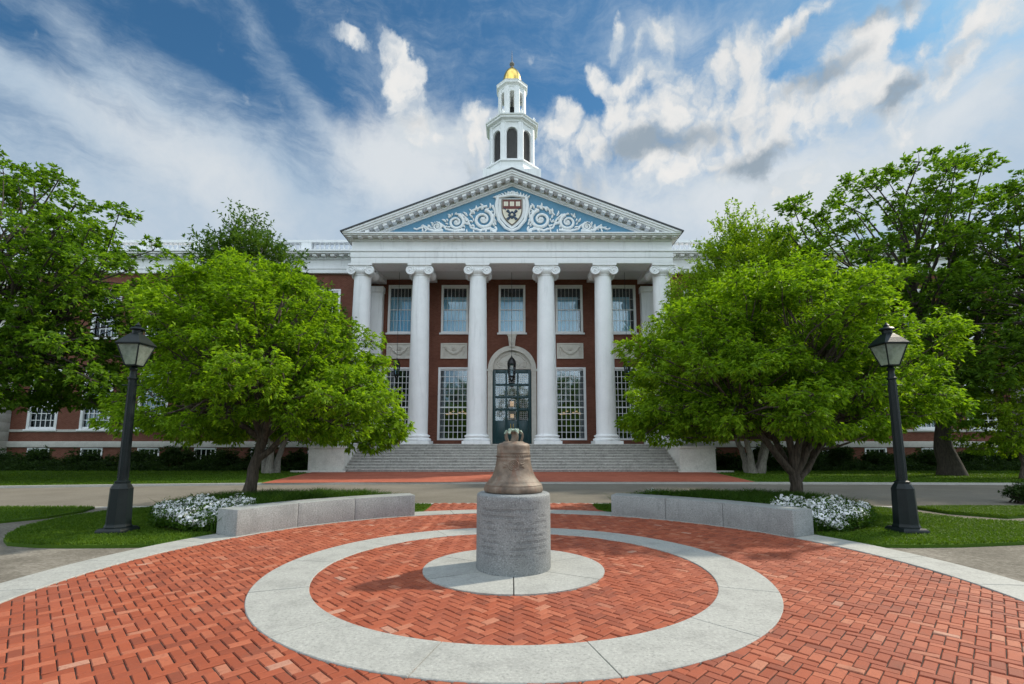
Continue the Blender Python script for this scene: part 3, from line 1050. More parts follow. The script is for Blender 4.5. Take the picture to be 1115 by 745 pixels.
# ================================================================ lamp posts
def lamp(x, y, label, rot):
    org = (x, y, 0.02)
    root = empty('street_lamp', org, label, 'street lamp', 'lantern lamp posts beside the plaza')
    I = M['iron']
    b = MB()
    r8 = radians(22.5) + rot
    b.lathe([(0.325, 0.0), (0.325, 0.06), (0.31, 0.075), (0.285, 0.095), (0.275, 0.10)], (x, y, 0.02), 4, rot + pi / 4)
    b.build('plinth', I, root, org, bevel=0.006)
    b = MB()
    b.lathe([(0.215, 0.09), (0.215, 0.12), (0.20, 0.15), (0.195, 0.17), (0.178, 0.77), (0.18, 0.79), (0.135, 0.87), (0.12, 0.885), (0.125, 0.90), (0.125, 0.915), (0.09, 0.935)], (x, y, 0.02), 8, r8)
    b.build('pedestal_base', I, root, org, smooth=False)
    b = MB()
    n = 24
    v_pr = [(0.083, 0.93), (0.079, 1.4), (0.071, 2.2), (0.063, 2.78), (0.063, 2.80), (0.082, 2.81), (0.086, 2.825), (0.082, 2.84), (0.062, 2.85), (0.058, 2.88), (0.050, 2.96), (0.060, 2.985), (0.075, 3.0), (0.060, 3.02), (0.040, 3.05), (0.05, 3.06)]
    b.lathe(v_pr, (x, y, 0.02), n)
    for k in range(12):
        a = 2 * pi * k / 12
        b.tube([(x + 0.080 * cos(a), y + 0.080 * sin(a), 1.0), (x + 0.062 * cos(a), y + 0.062 * sin(a), 2.77)], [0.009, 0.007], 5)
    b.build('pole', I, root, org)
    # cross arm ladder rest under the lantern
    b = MB()
    b.tube([(x - 0.19 * cos(rot), y - 0.19 * sin(rot), 2.72), (x + 0.19 * cos(rot), y + 0.19 * sin(rot), 2.72)], 0.010, 8)
    b.build('ladder_bar', I, root, org)
    # lantern: four leaning glass sides in a frame
    zb, zt = 3.07, 3.47
    hb, ht = 0.10, 0.205

    def corner(k, h, z):
        a = rot + pi / 4 + k * pi / 2
        return Vector((x + h * sqrt(2) * cos(a), y + h * sqrt(2) * sin(a), z + 0.02))
    b = MB()
    for k in range(4):
        b.tube([corner(k, hb, zb), corner(k, ht, zt)], 0.013, 6)
        b.tube([corner(k, hb, zb), corner(k + 1, hb, zb)], 0.014, 6)
        b.tube([corner(k, ht, zt), corner(k + 1, ht, zt)], 0.014, 6)
    b.lathe([(hb * 1.414, -0.015), (hb * 1.414, 0.01)], (x, y, zb + 0.02), 4, rot + pi / 4)
    fr = b.build('lantern_frame', I, root, org)
    for k in range(4):
        g = MB()
        p = [corner(k, hb - 0.004, zb + 0.01), corner(k + 1, hb - 0.004, zb + 0.01), corner(k + 1, ht - 0.004, zt - 0.01), corner(k, ht - 0.004, zt - 0.01)]
        nrm = (p[1] - p[0]).cross(p[3] - p[0]).normalized() * 0.004
        g.add([q + nrm for q in p] + [q - nrm for q in p], [(0, 1, 2, 3), (7, 6, 5, 4), (0, 4, 5, 1), (1, 5, 6, 2), (2, 6, 7, 3), (3, 7, 4, 0)])
        g.build('glass_panel', M['lampglass'], fr, org, smooth=False)
    b = MB()
    R4 = rot + pi / 4
    b.lathe([(0.308, 3.455), (0.322, 3.47), (0.322, 3.485), (0.215, 3.59), (0.118, 3.675), (0.105, 3.685)], (x, y, 0.02), 4, R4)
    rf = b.build('lantern_roof', I, root, org, smooth=False)
    b = MB()
    b.lathe([(0.085, 3.685), (0.085, 3.75), (0.125, 3.758), (0.13, 3.77), (0.105, 3.80), (0.06, 3.815), (0.045, 3.83), (0.055, 3.845), (0.03, 3.87), (0.012, 3.90), (0.004, 3.915)], (x, y, 0.02), 20)
    b.build('vent_cap', I, root, org)
    return root


lamp(-7.16, 9.0, 'black iron street lamp on the grass beside the left flower bed', radians(1))
lamp(7.17, 9.0, 'black iron street lamp on the grass beside the right flower bed', radians(-1))
# ================================================================ the library
BO_ = (0.0, 31.0, 0.0)
lib = empty('library_building', BO_, 'red brick library with white columned portico, blue pediment and gold domed tower', 'building')
YF, YC, YW = 31.2, 31.95, 35.5        # entablature face, column axes, porch back wall
YWING = 34.6
FLOOR = 1.66
CX = [-10.27, -6.25, -2.33, 2.33, 6.25, 10.27]


def part(b, name, mat, parent=lib, **k):
    return b.build(name, mat if isinstance(mat, (list, tuple)) else M[mat], parent, BO_, **k)


def wall_with_openings(b, x0, x1, z0, z1, y, th, ops):
    """ops: (xa, xb, za, zb); slabs are butted end to end around the openings"""
    cols = {}
    for o in ops:
        cols.setdefault((o[0], o[1]), []).append((o[2], o[3]))
    cur = x0
    for (xa, xb) in sorted(cols):
        if xa > cur:
            b.box(cur, xa, y, y + th, z0, z1)
        zc_ = z0
        for za, zb in sorted(cols[(xa, xb)]):
            if za > zc_:
                b.box(xa, xb, y, y + th, zc_, za)
            zc_ = zb
        if zc_ < z1:
            b.box(xa, xb, y, y + th, zc_, z1)
        cur = xb
    if cur < x1:
        b.box(cur, x1, y, y + th, z0, z1)


def window(xa, xb, za, zb, y, cols, rows, sill=True, frame=0.10, muntin=0.030, curtain=None, bars=(), name='window', pane='pane'):
    """frame set in an opening of a wall whose face is at y; every window is its own part"""
    b = MB()
    f = frame
    b.box(xa - 0.035, xa + f, y - 0.035, y + 0.16, za, zb)
    b.box(xb - f, xb + 0.035, y - 0.035, y + 0.16, za, zb)
    b.box(xa - 0.035, xb + 0.035, y - 0.040, y + 0.165, zb, zb + f)
    b.box(xa + f, xb - f, y + 0.02, y + 0.15, zb - f * 0.8, zb - 0.002)
    b.box(xa + f, xb - f, y + 0.02, y + 0.15, za + 0.002, za + f)
    w = part(b, name, 'white2', bevel=0.006)
    if sill:
        b = MB()
        b.box(xa - 0.14, xb + 0.14, y - 0.13, y + 0.12, za - 0.13, za - 0.001)
        part(b, 'sill', 'white2', w, bevel=0.01)
    b = MB()
    ix0, ix1, iz0, iz1 = xa + f, xb - f, za + f, zb - 0.8 * f
    for c in range(1, cols):
        x = ix0 + (ix1 - ix0) * c / cols
        b.box(x - muntin / 2, x + muntin / 2, y + 0.075, y + 0.115, iz0, iz1)
    for r in range(1, rows):
        z = iz0 + (iz1 - iz0) * r / rows
        t = muntin / 2 * (2.4 if r in bars else 1)
        b.box(ix0, ix1, y + 0.070, y + 0.118, z - t, z + t)
    part(b, 'muntins', 'white2', w, smooth=False)
    b = MB()
    b.box(ix0, ix1, y + 0.125, y + 0.131, iz0, iz1)
    part(b, 'pane', pane, w, smooth=False)
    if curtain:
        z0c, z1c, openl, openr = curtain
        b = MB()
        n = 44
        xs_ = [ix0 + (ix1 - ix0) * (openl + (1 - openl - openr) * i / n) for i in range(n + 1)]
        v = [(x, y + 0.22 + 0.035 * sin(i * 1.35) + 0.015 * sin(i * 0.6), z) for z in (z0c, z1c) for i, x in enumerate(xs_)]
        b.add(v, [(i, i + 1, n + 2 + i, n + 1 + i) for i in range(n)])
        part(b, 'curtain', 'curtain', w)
    return w


# ---- podium, steps and cheek walls
b = MB()
b.box(-11.9, 11.9, 31.05, 35.9, -0.2, FLOOR)
b.box(-11.9, -9.68, 30.9, 31.05, -0.2, FLOOR)
b.box(9.68, 11.9, 30.9, 31.05, -0.2, FLOOR)
part(b, 'porch_floor', 'step', smooth=False)
b = MB()
NR = 10
rise = (FLOOR - 0.07) / NR
for k in range(NR):
    y0 = 27.95 + k * 0.335
    z1 = 0.07 + rise * (k + 1)
    xw = 9.66
    # the stones of every course, butted, each a hair different
    xcur = -xw
    while xcur < xw - 0.01:
        ln = min(random.uniform(1.6, 2.9), xw - xcur)
        if xw - xcur - ln < 0.8:
            ln = xw - xcur
        d = random.uniform(-0.004, 0.004)
        zt_ = z1 + d * 0.5
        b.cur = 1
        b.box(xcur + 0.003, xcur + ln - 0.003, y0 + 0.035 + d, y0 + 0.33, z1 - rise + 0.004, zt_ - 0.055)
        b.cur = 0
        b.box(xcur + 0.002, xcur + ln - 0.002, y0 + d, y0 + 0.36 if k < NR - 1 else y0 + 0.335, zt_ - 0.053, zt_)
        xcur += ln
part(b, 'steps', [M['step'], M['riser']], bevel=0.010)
for s in (-1, 1):
    b = MB()
    xa, xb = sorted((s * 9.68, s * 11.75))
    b.box(xa, xb, 28.05, 30.9, 0.14, 1.40)
    b.box(xa - 0.04 * (s > 0), xb + 0.04 * (s < 0), 28.0, 30.9, 1.401, 1.53)
    c = part(b, 'cheek_wall', 'cheek', bevel=0.012)
    b = MB()
    b.box(min(s * 9.5, s * 12.6), max(s * 9.5, s * 12.6), 27.72, 27.94, 0.0, 0.15)
    b.box(xa, xb + 0, 27.941, 30.9, 0.0, 0.139)
    part(b, 'cheek_plinth', 'cheek', c, bevel=0.01)

# ---- columns with Ionic capitals
ZT = 13.78


def column(x):
    b = MB()
    H0, H1 = FLOOR + 0.62, ZT - 0.78
    prof_ = []
    for i in range(15):
        t = i / 14
        r = 0.665 - 0.105 * (t ** 1.7)
        prof_.append((r, H0 + (H1 - H0) * t))
    prof_ = [(0.70, H0 - 0.02), (0.70, H0)] + [(0.68, H0 + 0.03)] + prof_[0:1] + prof_[1:] + [(0.60, H1 + 0.02), (0.60, H1 + 0.06), (0.55, H1 + 0.08)]
    b.lathe(prof_, (x, YC, 0), 40)
    col = part(b, 'column', 'white')
    b = MB()
    b.box(x - 0.90, x + 0.90, YC - 0.90, YC + 0.90, FLOOR, FLOOR + 0.20)
    bo = [(0.86, 0.20), (0.90, 0.25), (0.90, 0.31), (0.86, 0.36), (0.78, 0.38), (0.75, 0.41), (0.77, 0.45), (0.82, 0.48), (0.83, 0.53), (0.80, 0.57), (0.72, 0.59), (0.72, 0.60)]
    b.lathe([(r, z + FLOOR) for r, z in bo], (x, YC, 0), 40)
    part(b, 'column_base', 'white', col)
    b = MB()
    zc_ = ZT - 0.44
    b.lathe([(0.56, ZT - 0.72), (0.62, ZT - 0.66), (0.72, ZT - 0.52), (0.74, ZT - 0.42), (0.70, ZT - 0.34)], (x, YC, 0), 32)
    for s in (-1, 1):
        cxv = x + s * 0.63
        # bolster between the front and the back volutes, pinched in the middle
        v_ = [(0.31, -0.66), (0.31, -0.52), (0.24, -0.30), (0.20, -0.04), (0.20, 0.04), (0.24, 0.30), (0.31, 0.52), (0.31, 0.66)]
        n = 24
        vv, ff = [], []
        for r, yy in v_:
            for k in range(n):
                a = 2 * pi * k / n
                vv.append((cxv + r * cos(a), YC + yy, zc_ + r * sin(a)))
        for i in range(len(v_) - 1):
            for k in range(n):
                k2 = (k + 1) % n
                ff.append((i * n + k, i * n + k2, (i + 1) * n + k2, (i + 1) * n + k))
        ff += [tuple(range(n)), tuple(range((len(v_) - 1) * n, len(v_) * n))]
        b.add(vv, ff)
        for yy in (-0.675, 0.675):
            pts, rad = [], []
            for i in range(44):
                t = i / 43
                a = pi / 2 + s * (-1) * (0.0 + t * 2 * pi * 2.1) * -1
                r = 0.305 * (1 - t) ** 0.85 + 0.035
                pts.append((cxv + r * cos(a), YC + yy, zc_ + r * sin(a)))
                rad.append(0.042 * (1 - 0.55 * t))
            b.tube(pts, rad, 6)
            b.ball((cxv, YC + yy, zc_), 0.06, 10, 6)
    # channel joining the volutes, and the abacus
    for yy in (-0.60, 0.60):
        b.box(x - 0.62, x + 0.62, YC + yy - 0.07, YC + yy + 0.07, zc_ + 0.10, zc_ + 0.31)
        b.tube([(x - 0.62, YC + yy * 1.12, zc_ + 0.30), (x + 0.62, YC + yy * 1.12, zc_ + 0.30)], 0.04, 6)
    for k in range(5):
        b.ball((x + (k - 2) * 0.17, YC - 0.66, zc_ + 0.04), 0.075, 8, 6, sz=1.2)
    b.box(x - 0.80, x + 0.80, YC - 0.76, YC + 0.76, ZT - 0.127, ZT - 0.003)
    part(b, 'capital', 'white', col, angle=40)
    return col


for x in CX:
    column(x)
# pilasters where the porch meets the wall
for s in (-1, 1):
    b = MB()
    xa, xb = sorted((s * 9.72, s * 10.85))
    b.box(xa, xb, 35.0, 35.56, FLOOR, 13.0)
    b.box(xa - 0.06, xb + 0.06, 34.94, 35.55, 12.999 + 0.002, 13.45)
    b.box(xa - 0.06, xb + 0.06, 34.94, 35.55, FLOOR, FLOOR + 0.45)
    part(b, 'pilaster', 'white', bevel=0.015)

# ---- porch back wall with its openings
WIN2 = [(-9.37, -7.53), (-5.33, -3.33), (-0.98, 0.98), (3.33, 5.33), (7.53, 9.37)]
WIN1 = [(-9.50, -7.46), (-5.46, -3.22), (3.22, 5.46), (7.46, 9.50)]
ops = []
for xa, xb in WIN2:
    ops.append((xa, xb, 9.98, 13.58))
for xa, xb in WIN1:
    ops.append((xa, xb, 1.95, 7.22))
# windows stacked over each other have different widths, so cut each storey separately
b = MB()
ZS = 8.6
wall_with_openings(b, -10.9, 10.9, ZS, 14.6, YW, 0.45, [o for o in ops if o[2] > 8])
AR = 1.46
z_sp = 7.18
wall_with_openings(b, -10.9, -1.75, 0.0, ZS, YW, 0.45, [o for o in ops if o[2] < 8 and o[0] < 0])
wall_with_openings(b, 1.75, 10.9, 0.0, ZS, YW, 0.45, [o for o in ops if o[2] < 8 and o[0] > 0])
b.box(-1.75, -AR, YW, YW + 0.45, 0, z_sp)
b.box(AR, 1.75, YW, YW + 0.45, 0, z_sp)
# spandrels round the arch
n = 24
for i in range(n):
    a0, a1 = pi - pi * i / n, pi - pi * (i + 1) / n
    p0, p1 = (AR * cos(a0), z_sp + AR * sin(a0)), (AR * cos(a1), z_sp + AR * sin(a1))
    b.prism_xz([p0, p1, (p1[0], ZS), (p0[0], ZS)], YW, YW + 0.45)
b.box(-1.75, -AR, YW, YW + 0.45, z_sp, ZS)
b.box(AR, 1.75, YW, YW + 0.45, z_sp, ZS)
part(b, 'porch_wall', 'brick', smooth=False)
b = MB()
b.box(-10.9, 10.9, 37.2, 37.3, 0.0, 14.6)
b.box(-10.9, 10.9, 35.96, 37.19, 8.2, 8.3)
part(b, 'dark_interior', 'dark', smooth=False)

for i, (xa, xb) in enumerate(WIN2):
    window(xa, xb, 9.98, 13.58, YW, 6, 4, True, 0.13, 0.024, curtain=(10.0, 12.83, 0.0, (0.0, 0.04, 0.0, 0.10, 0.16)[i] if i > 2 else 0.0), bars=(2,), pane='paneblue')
for xa, xb in WIN1:
    window(xa, xb, 1.95, 7.22, YW, 6, 11, False, 0.13, 0.038, bars=(5,))

# chandeliers glimpsed in the reading room
for xa, xb in WIN1[1:3]:
    b = MB()
    cx_ = (xa + xb) / 2 + 0.1
    for k in range(7):
        b.ball((cx_ - 0.72 + 0.24 * k, 36.7 + 0.05 * (k % 2), 3.95 + 0.10 * (k % 3)), 0.05, 8, 5, sx=2.1)
    b.tube([(cx_ - 0.8, 36.75, 3.9), (cx_ + 0.8, 36.75, 4.05)], 0.02, 6)
    part(b, 'reading_room_light', 'chandelier')

# carved panels between the storeys
for xa, xb in [(-9.40, -7.50), (-5.34, -3.36), (3.36, 5.34), (7.50, 9.40)]:
    b = MB()
    b.box(xa, xb, YW - 0.05, YW - 0.002, 8.0, 9.18)
    for (x0, x1, z0, z1) in ((xa, xb, 8.0, 8.09), (xa, xb, 9.09, 9.18), (xa, xa + .09, 8.09, 9.09), (xb - .09, xb, 8.09, 9.09)):
        b.box(x0, x1, YW - 0.10, YW - 0.051, z0, z1)
    xm = (xa + xb) / 2
    hw = (xb - xa) / 2 - 0.3
    for dz_, rr in ((0.0, 0.075), (0.11, 0.045)):
        pts = [(xm + hw * t, YW - 0.09, 8.85 - 0.50 * (1 - t * t) + dz_) for t in [(-1 + 2 * k / 20) for k in range(21)]]
        b.tube(pts, [rr * (0.45 + 0.6 * (1 - abs(-1 + 2 * k / 20))) for k in range(21)], 8)
    for k in range(13):
        t = -0.9 + 1.8 * k / 12
        b.ball((xm + hw * t, YW - 0.13, 8.86 - 0.50 * (1 - t * t) + 0.03), 0.06, 7, 5)
    for s in (-1, 1):
        b.ball((xm + s * hw, YW - 0.10, 8.88), 0.11, 9, 6)
        b.tube([(xm + s * hw, YW - 0.09, 8.85), (xm + s * (hw + 0.07), YW - 0.09, 8.5), (xm + s * (hw - 0.02), YW - 0.09, 8.2)], [0.07, 0.05, 0.02], 7)
    for k in range(7):
        a = 2 * pi * k / 7
        b.ball((xm + 0.11 * cos(a), YW - 0.10, 8.78 + 0.11 * sin(a)), 0.055, 7, 5)
    b.ball((xm, YW - 0.11, 8.78), 0.07, 8, 6)
    part(b, 'carved_panel', 'carved', bevel=0)

# ---- doorway
b = MB()
pts_o, pts_i = [], []
n = 32
for i in range(n + 1):
    a = pi - pi * i / n
    pts_o.append((1.80 * cos(a), z_sp + 1.80 * sin(a)))
    pts_i.append((1.45 * cos(a), z_sp + 1.45 * sin(a)))
for i in range(n):
    b.prism_xz([pts_i[i], pts_i[i + 1], pts_o[i + 1], pts_o[i]], YW - 0.10, YW + 0.30)
for s in (-1, 1):
    b.box(min(s * 1.45, s * 1.80), max(s * 1.45, s * 1.80), YW - 0.10, YW + 0.30, FLOOR + 0.02, z_sp)
    b.box(min(s * 1.42, s * 1.86), max(s * 1.42, s * 1.86), YW - 0.14, YW + 0.28, z_sp - 0.12, z_sp + 0.04)
arch = part(b, 'door_surround', 'carved', smooth=False)
b = MB()
b.prism_xz([(-0.20, 8.88), (0.20, 8.88), (0.30, 9.72), (-0.30, 9.72)], YW - 0.22, YW + 0.05)
b.box(-0.36, 0.36, YW - 0.26, YW + 0.05, 9.722, 9.84)
b.tube([(-0.12, YW - 0.24, 9.60), (-0.16, YW - 0.26, 9.3), (0, YW - 0.28, 9.05), (0.16, YW - 0.26, 9.3), (0.12, YW - 0.24, 9.60)], 0.05, 7)
part(b, 'keystone', 'carved', arch)
# carved lunette
b = MB()
poly = [(1.449 * cos(pi * i / n), z_sp + 0.05 + 1.40 * sin(pi * i / n)) for i in range(n + 1)]
b.prism_xz(poly, YW + 0.12, YW + 0.30)
rng_ = random.Random(4)
for s in (-1, 1):
    for (sx, sz, R0, turns) in ((0.34, 0.42, 0.26, 1.6), (0.86, 0.34, 0.22, 1.5)):
        pts, rad = [], []
        for i in range(30):
            t = i / 29
            a = -pi / 2 + t * turns * 2 * pi
            r = R0 * (1 - t * 0.85)
            pts.append((s * (sx + r * cos(a)), YW + 0.11, z_sp + 0.08 + sz + r * sin(a)))
            rad.append(0.05 * (1 - 0.5 * t))
        b.tube(pts, rad, 7)
    for k in range(9):
        a = radians(20 + 15 * k / 2)
        r = 1.18
        b.ball((s * r * cos(a), YW + 0.11, z_sp + 0.06 + r * sin(a)), 0.075, 7, 5)
for k in range(6):
    b.ball((0, YW + 0.09, z_sp + 0.2 + 0.16 * k), 0.10 - 0.008 * k, 8, 6, sx=1.3)
part(b, 'carved_lunette', 'carved', arch)

b = MB()
DX, DY = 1.44, YW + 0.14
cols = [(-1.22, -0.50), (-0.36, 0.36), (0.50, 1.22)]
rows_ = [(3.40, 4.12), (4.30, 5.05), (5.22, 5.97), (6.15, 6.92)]
dz0, dz1 = FLOOR + 0.02, z_sp + 0.0
# stiles and rails round the glazed openings
for xa, xb in ((-DX, -1.22), (-0.50, -0.36), (0.36, 0.50), (1.22, DX)):
    b.box(xa, xb, DY, DY + 0.09, dz0, dz1)
for xa, xb in cols:
    zz = 2.95
    b.box(xa, xb, DY + 0.002, DY + 0.088, dz0, zz + 0.45)
    for k, (za, zb) in enumerate(rows_):
        top_ = rows_[k + 1][0] if k + 1 < len(rows_) else dz1
        b.box(xa, xb, DY + 0.002, DY + 0.088, zb, top_)
    # raised lower panel
    b.box(xa + 0.08, xb - 0.08, DY - 0.03, DY + 0.001, 2.00, 3.15)
for xx in (-0.43, 0.43):
    b.box(xx - 0.03, xx + 0.03, DY - 0.03, DY - 0.001, dz0, dz1)
door = part(b, 'entrance_door', 'green_door', bevel=0.008)
for ci, (xa, xb) in enumerate(cols):
    for (za, zb) in rows_:
        b = MB()
        b.box(xa, xb, DY + 0.04, DY + 0.046, za, zb)
        part(b, 'door_pane', 'pane', door, smooth=False)
        b = MB()
        i0, i1, j0, j1 = xa + 0.08, xb - 0.08, za + 0.08, zb - 0.08
        for (p, q, r, s_) in ((i0, i1, j0, j0 + 0.025), (i0, i1, j1 - 0.025, j1), (i0, i0 + 0.025, j0 + 0.025, j1 - 0.025), (i1 - 0.025, i1, j0 + 0.025, j1 - 0.025)):
            b.box(p, q, DY + 0.010, DY + 0.036, r, s_)
        xm, zm = (xa + xb) / 2, (za + zb) / 2
        for k in (-1, 0, 1):
            b.box(xm + k * 0.15 - 0.008, xm + k * 0.15 + 0.008, DY + 0.012, DY + 0.034, j0 + 0.026, j1 - 0.026)
            b.box(i0 + 0.026, i1 - 0.026, DY + 0.015, DY + 0.031, zm + k * 0.15 - 0.008, zm + k * 0.15 + 0.008)
        part(b, 'door_grille', 'limestone', door, smooth=False)
b = MB()
for xx in (-0.10, 0.10):
    b.tube([(xx, DY - 0.06, 2.75), (xx, DY - 0.08, 2.95), (xx, DY - 0.06, 3.15)], 0.02, 6)
part(b, 'door_handle', 'gold', door)
b = MB()
b.box(-0.16, 0.16, 36.9, 36.95, 4.55, 4.95)  # added glowing panels stand in for orange reflections in the middle door panes
part(b, 'reflection_glow_panel', 'door_glow', smooth=False)
b = MB()
b.box(-0.12, 0.14, 36.9, 36.95, 3.65, 3.95)
part(b, 'reflection_glow_panel', 'door_glow', smooth=False)

# ---- entablature
EX = 10.88
b = MB()
b.box(-EX, EX, YF, 32.75, ZT, ZT + 0.40)
b.box(-EX - 0.04, EX + 0.04, YF - 0.04, 32.75, ZT + 0.401, ZT + 0.80)
b.box(-EX - 0.10, EX + 0.10, YF - 0.11, 32.75, ZT + 0.801, ZT + 0.92)
b.box(-EX + 0.02, EX - 0.02, YF - 0.01, 32.75, ZT + 0.921, 15.32)
for s in (-1, 1):       # the returns along the sides of the porch
    xa, xb = sorted((s * (EX - 1.3), s * EX))
    b.box(xa, xb, 32.752, 36.6, ZT, ZT + 0.40)
    xa, xb = sorted((s * (EX - 1.3), s * (EX + 0.04)))
    b.box(xa, xb, 32.752, 36.6, ZT + 0.401, ZT + 0.80)
    xa, xb = sorted((s * (EX - 1.3), s * (EX + 0.10)))
    b.box(xa, xb, 32.752, 36.6, ZT + 0.801, ZT + 0.92)
    xa, xb = sorted((s * (EX - 1.3), s * (EX - 0.02)))
    b.box(xa, xb, 32.752, 36.6, ZT + 0.921, 15.32)
ent = part(b, 'entablature', 'white', bevel=0.012)
b = MB()
b.box(-EX + 1.3, EX - 1.3, 32.75, 35.5, 14.15, 14.30)
for x0_, x1_ in zip(CX, CX[1:]):
    if True:
        xm = (x0_ + x1_) / 2
        b.box(x0_ + 0.62, x1_ - 0.62, 33.2, 35.1, 14.10, 14.149)
for x in CX[1:-1]:
    b.box(x - 0.55, x + 0.55, 32.752, 35.45, 13.88, 14.149)
part(b, 'porch_ceiling', 'ceiling', ent, bevel=0.01)
# cornice and its blocks
b = MB()
b.box(-EX - 0.12, EX + 0.12, YF - 0.13, 32.9, 15.322, 15.39)
b.box(-EX - 0.36, EX + 0.36, YF - 0.66, 32.9, 15.50, 15.58)
b.box(-EX - 0.40, EX + 0.40, YF - 0.74, 32.9, 15.582, 15.66)
b.box(-EX - 0.10, EX + 0.10, YF - 0.10, 32.9, 15.391, 15.499)
nb = 33
for k in range(nb):
    x = -EX + 2 * EX * k / (nb - 1)
    b.box(x - 0.13, x + 0.13, YF - 0.55, YF - 0.101, 15.395, 15.498)
corn = part(b, 'cornice', 'white', bevel=0.008)

# ---- pediment
AX, AZ = 11.30, 20.10
BZ = 15.66
slope = (AZ - BZ) / AX
b = MB()
tz0 = BZ - 0.0
t_ap = AZ - 0.95
b.prism_xz([(-9.6, BZ), (9.6, BZ), (0, BZ + 9.6 * slope)], YF + 0.06, YF + 0.5)
ped_ = part(b, 'pediment', 'tymp', smooth=False)
th_ = math.atan(slope)
for s in (-1, 1):
    b = MB()

    def rake(off0, off1, y0, y1):
        """raking band, offsets measured down from the roof line"""
        c = cos(th_)
        o0, o1 = off0 / c, off1 / c
        # foot where the band meets the horizontal cornice
        def foot(o):
            return min(AX + 0.02, (AZ - o - BZ) / slope)
        p = [(0, AZ - o1), (s * foot(o1), max(BZ + 0.001, AZ - o1 - foot(o1) * slope)), (s * foot(o0), max(BZ + 0.001, AZ - o0 - foot(o0) * slope)), (0, AZ - o0)]
        if s < 0:
            p = p[::-1]
        b.prism_xz(p, y0, y1)
    rake(0.0, 0.12, YF - 0.80, 33.0)
    rake(0.121, 0.25, YF - 0.74, 33.0)
    rake(0.251, 0.36, YF - 0.66, 33.0)
    rake(0.361, 0.55, YF + 0.03, 33.0)
    rake(0.551, 0.65, YF - 0.14, 33.0)
    rake(0.651, 0.74, YF - 0.02, 33.0)
    nk = 17
    for k in range(nk):
        x = s * (0.30 + (AX - 1.9) * k / (nk - 1) * 1.0)
        z = AZ - abs(x) * slope - 0.45 / cos(th_)
        b.obox((x, YF - 0.29, z), (0.28, 0.62, 0.17), 0, Matrix.Rotation(s * th_, 3, 'Y'))
    part(b, 'raking_cornice', 'white', ped_, smooth=False)
b = MB()
for s in (-1, 1):
    p = [(0, AZ + 0.002), (s * (AX + 0.10), BZ - 0.02), (s * (AX + 0.12), BZ + 0.06), (0, AZ + 0.10)]
    if s < 0:
        p = p[::-1]
    b.prism_xz(p[::-1], YF - 0.86, 44.0)
part(b, 'gable_roof', 'slate', ped_, smooth=False)

# scrolled foliage ornament on the blue field
b = MB()
YO = YF + 0.03


def leafblob(x, z, ang, ln, wd):
    c, s_ = cos(ang), sin(ang)
    pts = [(x - c * ln * 0.2, YO, z - s_ * ln * 0.2), (x + c * ln * 0.3, YO - 0.04, z + s_ * ln * 0.3), (x + c * ln * 0.7 - s_ * ln * 0.12, YO - 0.03, z + s_ * ln * 0.7 + c * ln * 0.12), (x + c * ln - s_ * ln * 0.3, YO - 0.01, z + s_ * ln + c * ln * 0.3)]
    b.tube(pts, [wd * 0.5, wd, wd * 0.7, wd * 0.2], 6)


